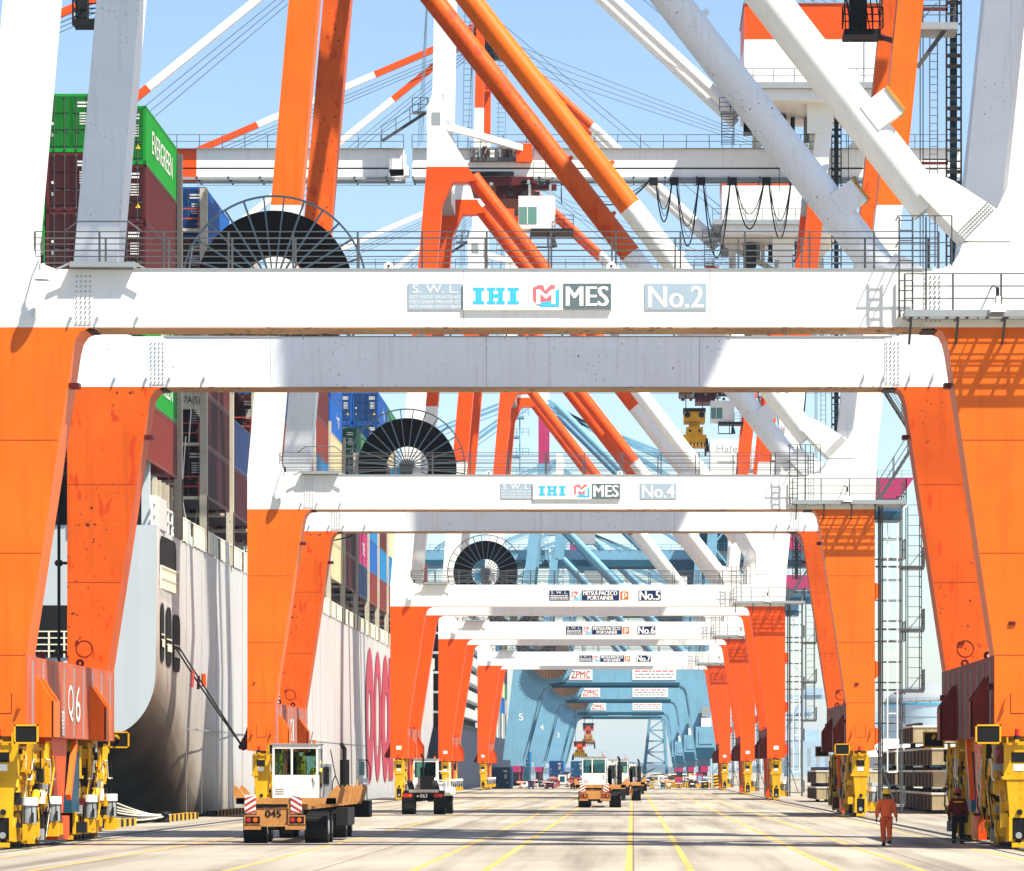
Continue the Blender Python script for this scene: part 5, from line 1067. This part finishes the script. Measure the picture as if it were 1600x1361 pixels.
# driver of the first truck
def tractor(label,X,Y):
    t=thing('terminal_tractor',label,'truck',(X,Y+2.5,0))
    m=MB(); m.box(X-1.25,X+1.0,Y,Y+.15,.75,1.2,BLK); m.box(X-.55,X-.3,Y,Y+5.5,.7,1.0,DARK); m.box(X+.1,X+.35,Y,Y+5.5,.7,1.0,DARK); m.box(X-1.2,X+.95,Y+.1,Y+2.2,1.15,1.3,DARK); m.box(X-.9,X+.7,Y-.02,Y+.02,1.2,1.36,ROPE)
    for xx in (-.9,.45): m.prism([(X+xx,Y+.2,1.3),(X+xx+.3,Y+.2,1.3),(X+xx+.1,Y+1.3,1.75),(X+xx-.2,Y+1.3,1.75)],(0,.1,.1),DARK)
    for sx in (-1,1): m.box(X+sx*.85-.35,X+sx*.85+.35,Y+.05,Y+.1,.35,.9,BLK)
    m.build('chassis',t)
    m=MB()
    for dx in (0,.012): text(m,'063',(X-.3+dx,Y-.01-dx*.1,.92),(.38,0,0),(0,0,.2),WHITE)
    m.cyl((X-.42,Y-.02,1.0),(X-.42,Y-.01,1.0),.05,WHITE,10); m.build('number_mark',t)
    for xx in (-1.2,.45):
        m=MB(); m.box(X+xx,X+xx+.5,Y-.03,Y,.94,1.14,RLAMP); m.box(X+xx+.3,X+xx+.42,Y-.04,Y-.03,.97,1.1,ORA); m.build('tail_light',t)
    for a in (X-1.0,X+.72): tyre(t,a,Y+.9,.5,.62)
    for a in (X-1.0,X+1.05): tyre(t,a,Y+4.6,.5,.4)
    cab(t,X-.85,X+.45,Y+3.2,Y+4.9,1.2,3.0)
    m=MB(); m.box(X-.45,X+.3,Y+2.8,Y+3.15,1.2,2.1,BLK); m.cyl((X-.3,Y+3.0,1.8),(X-.3,Y+3.0,3.1),.05,DARK,10); m.cyl((X-.3,Y+3.0,3.1),(X-.42,Y+2.8,3.3),.055,DARK,10); m.build('exhaust_stack',t)
    m=MB(); m.box(X+.5,X+1.1,Y+3.4,Y+5,1.0,1.75,WHITE); m.box(X+.85,X+1.35,Y+3.6,Y+5.4,1.1,1.45,WHITE); m.xz([(X+.7,1.15),(X+1.25,1.2),(X+1.3,1.55),(X+.95,1.4)],Y+3,Y+3.5,WHITE); m.build('mudguard',t)
    m=MB(); m.bar((X+.5,Y+3.3,2.35),(X+1.2,Y+3.3,2.35),.05,.05,WHITE); m.bar((X+1.15,Y+3.3,1.4),(X+1.15,Y+3.3,2.85),.06,.06,WHITE); m.bar((X+.95,Y+3.3,1.4),(X+.95,Y+3.3,2.0),.05,.05,WHITE); m.bar((X+.5,Y+3.3,1.85),(X+1.2,Y+3.3,1.85),.05,.05,WHITE); m.box(X+1.35,X+1.5,Y+3.3,Y+3.35,2.4,2.75,DARK); m.build('handrail',t)
    m=MB(); m.box(X-1.35,X-.95,Y+2.5,Y+3.6,1.1,1.25,YEL); m.build('step',t)
tractor('black terminal tractor with a white cab and no trailer, numbered 063 at the back',-11.2,197)
# ------------------------------------------------------------------ people
def person(label,X,Y,pose,cloth,trous,helm,hs=1.0,rz=0):
    r=thing('person',label,'person',(X,Y,0),None)
    J={}
    def body(name,pts,edges,rad,mat,sub=2,root=0):
        me=bpy.data.meshes.new(name); me.from_pydata([(p[0],p[1],p[2]) for p in pts],edges,[]); o=bpy.data.objects.new(name,me); COL.objects.link(o); o.parent=r; me.materials.append(mat)
        sk=o.modifiers.new('skin','SKIN'); sk.use_smooth_shade=True; su=o.modifiers.new('sub','SUBSURF'); su.levels=sub; su.render_levels=sub
        for v,rr in zip(me.skin_vertices[0].data,rad): v.radius=rr if isinstance(rr,tuple) else (rr,rr)
        for v in me.skin_vertices[0].data: v.use_root=False
        me.skin_vertices[0].data[root].use_root=True
        return o
    L,Rf,lk,rk,lh,rh=pose   # feet, knees, hands
    hip=.90; 
    b=[(0,0,hip),(0,0,1.12),(0,.02,1.34),(0,.02,1.45),(0,.0,1.52),(0,-.01,1.63),
       (-.19,.02,1.40),(-.26,0,1.14),lh,(.19,.02,1.40),(.26,0,1.14),rh,
       (-.1,0,.86),lk,(L[0],L[1]+.0,.1),(.1,0,.86),rk,(Rf[0],Rf[1],.1 if Rf[2]<.05 else Rf[2]+.1),(L[0],L[1]+.13,.05),(Rf[0],Rf[1]+.1,Rf[2]+.04)]
    e=[(0,1),(1,2),(2,3),(3,4),(4,5),(2,6),(6,7),(7,8),(2,9),(9,10),(10,11),(0,12),(12,13),(13,14),(0,15),(15,16),(16,17),(14,18),(17,19)]
    rad=[(.08,.06),(.10,.07),(.13,.09),.07,.055,.085,.075,.055,.04,.075,.055,.04,.06,.06,.05,.06,.06,.05,.045,.045]
    body('body',b,e,rad,SKIN)
    # clothing
    t=[(0,0,.84),(0,0,1.10),(0,.02,1.36),(-.19,.02,1.41),(-.265,0,1.14),tuple(Vector(lh)*.92+Vector((-.265,0,1.14))*.08),(.19,.02,1.41),(.265,0,1.14),tuple(Vector(rh)*.92+Vector((.265,0,1.14))*.08),(0,.02,1.46)]
    body('jacket',t,[(0,1),(1,2),(2,3),(3,4),(4,5),(2,6),(6,7),(7,8),(2,9)],[(.20,.145),(.195,.14),(.20,.14),.095,.075,.058,.095,.075,.058,.08],cloth)
    p=[(0,0,1.02),(-.1,0,.84),lk,(L[0],L[1],.12),(.1,0,.84),rk,(Rf[0],Rf[1],max(.12,Rf[2]+.12))]
    body('trousers',p,[(0,1),(1,2),(2,3),(0,4),(4,5),(5,6)],[(.19,.14),.12,.095,.08,.12,.095,.08],trous)
    for f in (L,Rf):
        m=MB(); m.box(X+f[0]-.05,X+f[0]+.05,Y+f[1]-.09,Y+f[1]+.19,f[2],f[2]+.09,DCLO); m.build('boot',r)
    for q,sx in ((lh,-1),(rh,1)):
        q=Vector(q); m=MB(); c=Vector((X,Y,0))+q
        m.box(c.x-.022,c.x+.022,c.y-.04,c.y+.04,c.z-.09,c.z,DCLO)
        for i in range(4): m.cyl(c+Vector((0,-.032+i*.021,-.08)),c+Vector((-sx*.012,-.028+i*.02,-.15+.01*abs(i-1.5))),.010,DCLO,6,r1=.008)
        m.cyl(c+Vector((0,.04,-.03)),c+Vector((-sx*.01,.065,-.09)),.011,DCLO,6); m.build('glove',r)
    m=MB(); hz=1.60
    # head details
    for sx in (-1,1): m.box(X+sx*.082-.012,X+sx*.082+.012,Y-.02,Y+.02,hz-.02,hz+.04,SKIN); m.cyl((X+sx*.035,Y+.075,hz+.03),(X+sx*.035,Y+.09,hz+.03),.012,DCLO,6)
    m.prism([(X-.015,Y+.08,hz-.03),(X+.015,Y+.08,hz-.03),(X,Y+.08,hz+.03)],(0,.03,0),SKIN); m.box(X-.03,X+.03,Y+.075,Y+.09,hz-.06,hz-.05,DRED); m.build('face',r)
    m=MB(); m.cyl((X,Y-.02,hz-.05),(X,Y-.02,hz+.06),.093,DCLO,14,r1=.095); m.build('hair',r)
    m=MB(); prev=None; n=16
    vs=[];prof=[(.145,.05),(.135,.055),(.128,.09),(.118,.14),(.09,.18),(.05,.205),(.0,.212)]
    for (rr,zz) in prof:
        for i in range(n): a=2*math.pi*i/n; vs.append((X+rr*math.cos(a),Y-.01+rr*1.12*math.sin(a),hz+zz-.01))
    m.add(vs,[(k*n+i,k*n+(i+1)%n,(k+1)*n+(i+1)%n,(k+1)*n+i) for k in range(len(prof)-1) for i in range(n)],helm,True); m.build('helmet',r)
    return r
pw=person('worker in an orange coverall and yellow helmet walking away on the right',7.95,114.5,((-.07,.12,0),(.09,-.22,.08),(-.09,.09,.5),(.10,.04,.48),(-.31,-.05,.86),(.33,.10,.88)),COVER,COVER,YPL)
ps=person('worker in dark red jacket and red helmet standing at the right bogie',10.55,118.4,((-.13,0,0),(.13,.03,0),(-.12,.01,.48),(.12,.02,.48),(-.30,.04,.86),(.31,.05,.86)),REDC,DCLO,paint('red_plastic',(.35,.04,.03),.4))
m=MB(); m.box(10.4,10.7,118.22,118.26,1.33,1.375,YPL); m.build('reflective_band',ps)
dr=person('truck driver in a yellow jacket seated in the cab of the truck numbered 045',-11.3,128.2,((-.1,.5,.9),(.1,.5,.9),(-.1,.45,1.1),(.1,.45,1.1),(-.2,.4,1.2),(.2,.4,1.2)),YPL,DCLO,YPL)
dr.location=(-11.1,128.5,.98); 

# ------------------------------------------------------------------ yard things on the right
HCS=paint('hatch_side_shade',(.07,.055,.04),.8,dirt=.3); HC=paint('hatch_cover_paint',(.40,.34,.21),.6,dirt=.3,streak=.8,scale=1.2,spots=.5); HCW=paint('hatch_top_paint',(.62,.60,.55),.6,dirt=.2)  # left hatch sides: shadow painted in as a near-black brown
def hatch(x0,x1,y0,y1,z,label):
    m=MB(); m.box(x0,x1,y0,y1,z+.1,z+.95,HC); m.box(x0-.05,x1+.05,y0-.05,y1+.05,z+.95,z+1.05,HCW)
    m.box(x0-.03,x0,y0+.02,y1-.02,z+.12,z+.93,HCS)
    for i in range(8): xx=x0+(x1-x0)*(i+.5)/8; m.box(xx-.03,xx+.03,y0-.06,y0,z+.1,z+.9,HC)
    for i in range(5): yy=y0+(y1-y0)*(i+.5)/5; m.box(x0-.1,x0-.03,yy-.08,yy+.08,z+.1,z+.9,HCS); m.box(x0+.3,x0+.6,yy-.15,yy+.15,z+1.05,z+1.22,DARK)
    for xx in (x0+.6,x1-.8,(x0+x1)/2): m.box(xx,xx+.3,y0+.3,y0+.7,z-.12,z+.1,DARK); m.box(xx,xx+.3,y1-.7,y1-.3,z-.12,z+.1,DARK)
    o=m.build('hatch_cover'); tag(fix(o),label,'hatch cover','ship hatch covers stacked on the quay')
w3=['bottom','second','third','top']
for k in range(3): hatch(16.4+.1*(k%2),29,200+.6*(k%2),213,.12+k*1.24,'rust stained beige hatch cover, %s of the front stack'%w3[k] if k<3 else '')
hatch(15.6,28,203,213.5,3.84,'dark topped hatch cover lying highest on the front stack at the right')
for k in range(3): hatch(16.5,29,214.5,227,.12+k*1.24,'beige hatch cover, %s of the middle stack behind the front stack'%['bottom','second','top'][k])
for k in range(3): hatch(16.4,29,228,240,.12+k*1.24,'beige hatch cover, %s of the rear stack beside the crane marked No.4'%['bottom','second','top'][k])
for k in range(2): hatch(13.9,27,276+k*.5,290,.12+k*1.24,'pale hatch cover, %s of the low stack between cranes No.4 and No.5'%['lower','upper'][k])
# storage tank
m=MB(); TX,TY=76,900; TK=paint('tank_paint',(.50,.62,.70),.5,dirt=.1)
m.cyl((TX,TY,0),(TX,TY,18.5),14,TK,48,caps=False); m.cyl((TX,TY,18.5),(TX,TY,19.0),14.15,SIGNB,48); 
vs=[];n=48
for j in range(7):
    a=j/6*R(60); 
    for i in range(n): t=2*math.pi*i/n; vs.append((TX+14*math.cos(j/6*math.pi/2)*math.cos(t),TY+14*math.cos(j/6*math.pi/2)*math.sin(t),19+5.2*math.sin(j/6*math.pi/2)))
m.add(vs,[(j*n+i,j*n+(i+1)%n,(j+1)*n+(i+1)%n,(j+1)*n+i) for j in range(6) for i in range(n)],GREY,True)
for z in (4,8,12,15.5): m.cyl((TX,TY,z),(TX,TY,z+.15),14.06,GREY,48)
m.rail([(TX-14*math.cos(R(a)),TY-14*math.sin(R(a)),19) for a in range(0,181,15)],1.1,2,2)
o=m.build('storage_tank'); tag(fix(o),'large pale blue storage tank with a domed roof, right background','tank')
def pole(X,Y,h,lab):
    m=MB(); m.cyl((X,Y,0),(X,Y,h),.22,GREY,8,r1=.12); m.box(X-1.2,X+1.2,Y-.2,Y+.2,h,h+.15,GREY)
    for i in (-1,0,1): m.box(X+i-.25,X+i+.25,Y-.4,Y-.1,h-.35,h,DARK)
    o=m.build('light_mast'); tag(fix(o),lab,'light mast')
pole(26,560,30,'tall thin light mast rising beside the crane marked No.5, right background')
pole(60,820,20,'light mast standing in front of the pale storage tank')
pole(72,850,16,'shorter light mast at the left side of the storage tank')
# lattice tower crane base in the far distance
m=MB(); Yt=640
for (x0,x1) in ((12.2-1.0,10.2-2.5),(21,24)): pass
A_=[P(1103,1070,700),P(1076,1212,700),P(1192,1070,700),P(1200,1212,700)]
A_=[P(1015,1124,760),P(1006,1209,760),P(1037,1124,760),P(1042,1209,760)]
for a,b_ in ((0,1),(2,3)): m.bar(A_[a],A_[b_],.6,.6,BLU)
for i in range(5):
    t0=i/5;t1=(i+1)/5; l0=A_[0].lerp(A_[1],t0); l1=A_[0].lerp(A_[1],t1); r0=A_[2].lerp(A_[3],t0); r1=A_[2].lerp(A_[3],t1); m.bar(l0,r0,.3,.3,BLU)
    if i%2: m.bar(l0,r1,.3,.3,BLU)
    else: m.bar(r0,l1,.3,.3,BLU)
for v in (1,3): A_[v].z=0
m.bar(A_[0]+Vector((0,4,0)),A_[1]+Vector((0,4,0)),.6,.6,BLU); m.bar(A_[2]+Vector((0,4,0)),A_[3]+Vector((0,4,0)),.6,.6,BLU)
o=m.build('lattice_tower'); tag(fix(o),'tall blue lattice tower seen through the farthest blue cranes','tower')
WH=paint('warehouse_wall',(.45,.47,.48),.7,dirt=.2)
m=MB(); m.box(27,75,420,450,0,4.0,WH); m.prism([(26.5,419.5,4.0),(26.5,450.5,4.0),(26.5,435,6.2)],(49,0,0),WHITE)
for i in range(10): m.box(29+i*4.6,32+i*4.6,419.9,420,0,3.0,BLUD); m.box(27.6+i*4.6,28.4+i*4.6,419.88,420,1.8,2.6,GLASS)
o=m.build('warehouse'); tag(fix(o),'long low grey warehouse with a pale roof at the right, behind the hatch covers','warehouse')
PALE=paint('hazed_blue_paint',(.30,.42,.52),.6,dirt=.15)  # distance haze put into the colour of far cranes and buildings
def far_crane(X,Y,h,lab):
    m=MB()
    for a in (0,14):
        for b_ in (0,16): m.bar((X+b_,Y+a,0),(X+b_*.9+.8,Y+a,h),1.1,1.1,PALE)
        m.bar((X,Y+a,h*.35),(X+16,Y+a,h*.35),1.2,1.2,PALE); m.bar((X,Y+a,h*.36),(X+15,Y+a,h*.98),.7,.7,PALE)
        m.bar((X+1,Y+a,h),(X+4,Y+7,h*1.6),.9,.9,PALE)
    m.box(X-38,X+30,Y+5,Y+9,h,h+2.2,PALE); m.box(X+16,X+26,Y+3,Y+11,h+2.2,h+6,PALE); m.bar((X+4,Y+7,h*1.6),(X-36,Y+7,h+2.2),.6,.6,PALE); m.bar((X+4,Y+7,h*1.6),(X+26,Y+7,h+2.2),.6,.6,PALE)
    o=m.build('gantry_crane'); tag(fix(o),lab,'crane')
far_crane(78,2000,42,'tiny pale crane silhouette in the haze left of the storage tank')
far_crane(96,2500,40,'second tiny pale crane silhouette, nearer the storage tank')
for i,(X,w_,h) in enumerate(((70,26,16),(101,18,24),(122,30,11))):
    m=MB(); m.box(X,X+w_,1650,1690,0,h,PALE); m.box(X+w_*.3,X+w_*.55,1655,1680,h,h+5,PALE)
    for j in range(6): m.box(X+1+j*w_/6.5,X+2.5+j*w_/6.5,1649.9,1650,h*.3,h*.8,GREY)
    o=m.build('silo_building'); tag(fix(o),'%s pale building on the hazy horizon right of the crane marked No.5'%['wide low','narrow tall','long flat'][i],'building')
# far containers, barriers and clutter
for (c,X,Y,z,lab) in (((.008,.07,.17,1),-17.6,486,0,'dark blue container standing on the quay below the crane marked No.7'),(BLC,-21,700,3.2,'teal container raised at the foot of the nearest blue crane'),(BLUC,-13.5,640,1.3,'bright blue container on a trailer left of the middle truck'),(BLC,-9.9,650,1.3,'teal container on a trailer just left of the middle truck'),(NVC,24,455,0,'navy container standing alone between the cranes on the right')):
    place(c,X,Y,z,lab,None)
def trailer(X,Y,label):
    m=MB(); m.box(X-1.2,X+1.2,Y,Y+12.4,1.0,1.26,TORA)
    for yy in (Y+1,Y+2.3,Y+10): 
        for xx in (-.95,.95): m.cyl((X+xx-.25,yy,.5),(X+xx+.25,yy,.5),.5,BLK,16)
    o=m.build('trailer'); tag(fix(o),label,'trailer')
trailer(-13.5,640,'low orange trailer carrying the bright blue container in the distance'); trailer(-9.9,650,'low orange trailer carrying the teal container beside the middle truck')
m=MB(); m.box(-22.1,-19.9,700,712,0,3.15,BLUD); o=m.build('storage_box'); tag(fix(o),'dark teal steel box under the raised teal container','box')
CM=[MAG,DRED,BLUD,DARK,WHITE,ORA,GREY,YEL,BLU]
for i in range(170):                                    # small gear standing on the far quay
    X=rnd.uniform(-17,13); Y=rnd.uniform(560,900)
    if i>=90: X=rnd.choice([rnd.uniform(-16,-4.5),rnd.uniform(.8,10)]); Y=rnd.uniform(490,600)
    if -4.5<X<4.5 and rnd.random()<.6: continue
    m=MB(); mm=rnd.choice(CM); k=rnd.random(); h=rnd.uniform(.8,2.2); w_=rnd.uniform(.3,1.0)
    if i>=90: h=rnd.uniform(.5,1.3); w_=rnd.uniform(.2,.6); k=k*.9
    if k<.4:
        m.box(X-w_,X+w_,Y,Y+1.5,.15,h,mm); m.box(X-w_-.05,X+w_+.05,Y-.05,Y+1.55,h,h+.12,DARK); m.box(X-w_*.6,X+w_*.6,Y-.03,Y,.5,h*.8,rnd.choice(CM)); m.box(X-w_,X-w_+.2,Y,Y+1.5,0,.15,DARK); m.box(X+w_-.2,X+w_,Y,Y+1.5,0,.15,DARK)
        o=m.build('equipment_cabinet'); tag(fix(o),'small %s cabinet on the far quay below the blue cranes'%{MAG:'magenta',DRED:'dull red',BLUD:'dark teal',DARK:'black',WHITE:'white',ORA:'orange',GREY:'grey',YEL:'yellow',BLU:'light blue'}[mm],'cabinet','small gear on the far quay')
    else:
        m.box(X-.06,X+.06,Y,Y+.12,0,h,mm); m.box(X-w_,X+w_,Y-.02,Y,h*.65,h,mm); m.box(X-.3,X+.3,Y-.2,Y+.3,0,.12,DARK); m.box(X-w_,X+w_,Y-.03,Y-.02,h*.78,h*.88,WHITE)
        o=m.build('barrier_sign'); tag(fix(o),'small %s barrier board on the far quay below the blue cranes'%{MAG:'magenta',DRED:'dull red',BLUD:'dark teal',DARK:'black',WHITE:'white',ORA:'orange',GREY:'grey',YEL:'yellow',BLU:'light blue'}[mm],'barrier','small gear on the far quay')
for i in range(7):
    m=MB(); X=4.6+i*.95; Y=520; m.box(X,X+.85,Y,Y+.4,.0,.75,YEL)
    for j in range(3): m.prism([(X+.05+j*.28,Y-.01,.02),(X+.18+j*.28,Y-.01,.02),(X+.28+j*.28,Y-.01,.73),(X+.15+j*.28,Y-.01,.73)],(0,.005,0),BLK)
    o=m.build('striped_block'); tag(fix(o),'yellow and black striped barrier block at the foot of crane No.7','barrier','row of striped barrier blocks')
m=MB(); X,Y=11.0,500; m.box(X,X+1.2,Y,Y+.2,.2,1.9,YEL)
for j in range(4): m.prism([(X,Y-.01,.25+j*.42),(X+1.2,Y-.01,.45+j*.42),(X+1.2,Y-.01,.62+j*.42),(X,Y-.01,.42+j*.42)],(0,.005,0),BLK)
m.box(X+.1,X+.2,Y,Y+.3,0,.2,DARK); m.box(X+1,X+1.1,Y,Y+.3,0,.2,DARK); o=m.build('striped_board'); tag(fix(o),'upright yellow and black striped board right of the row of barrier blocks','barrier')
m=MB(); X,Y=-14.9,197; m.cyl((X,Y,.02),(X,Y,1.0),.03,DARK,8); m.cyl((X,Y,1.0),(X,Y,1.9),.035,YEL,8); m.box(X-.35,X+.35,Y-.15,Y+.15,0,.06,DARK); o=m.build('marker_post'); tag(fix(o),'thin yellow post on a dark foot left of the tractor numbered 063','post')

# ------------------------------------------------------------------ haze
hm=bpy.data.materials.new('haze_air'); hm.use_nodes=True; n=hm.node_tree.nodes; n.remove(n['Principled BSDF'])
pv=n.new('ShaderNodeVolumePrincipled'); pv.inputs['Color'].default_value=(.62,.82,1,1); pv.inputs['Density'].default_value=.00007; pv.inputs['Anisotropy'].default_value=.0
hm.node_tree.links.new(pv.outputs[0],n['Material Output'].inputs['Volume'])
HAZE=True
if HAZE:
    g=MB(); g.box(-6100,3200,-250,9600,-8,100,hm); o=g.build('haze'); o['kind']='stuff'

for o in bpy.data.objects:
    if o.parent is None and 'label' in o and not 4<=len(o['label'].split())<=16: print('LABEL', len(o['label'].split()), o['label'])
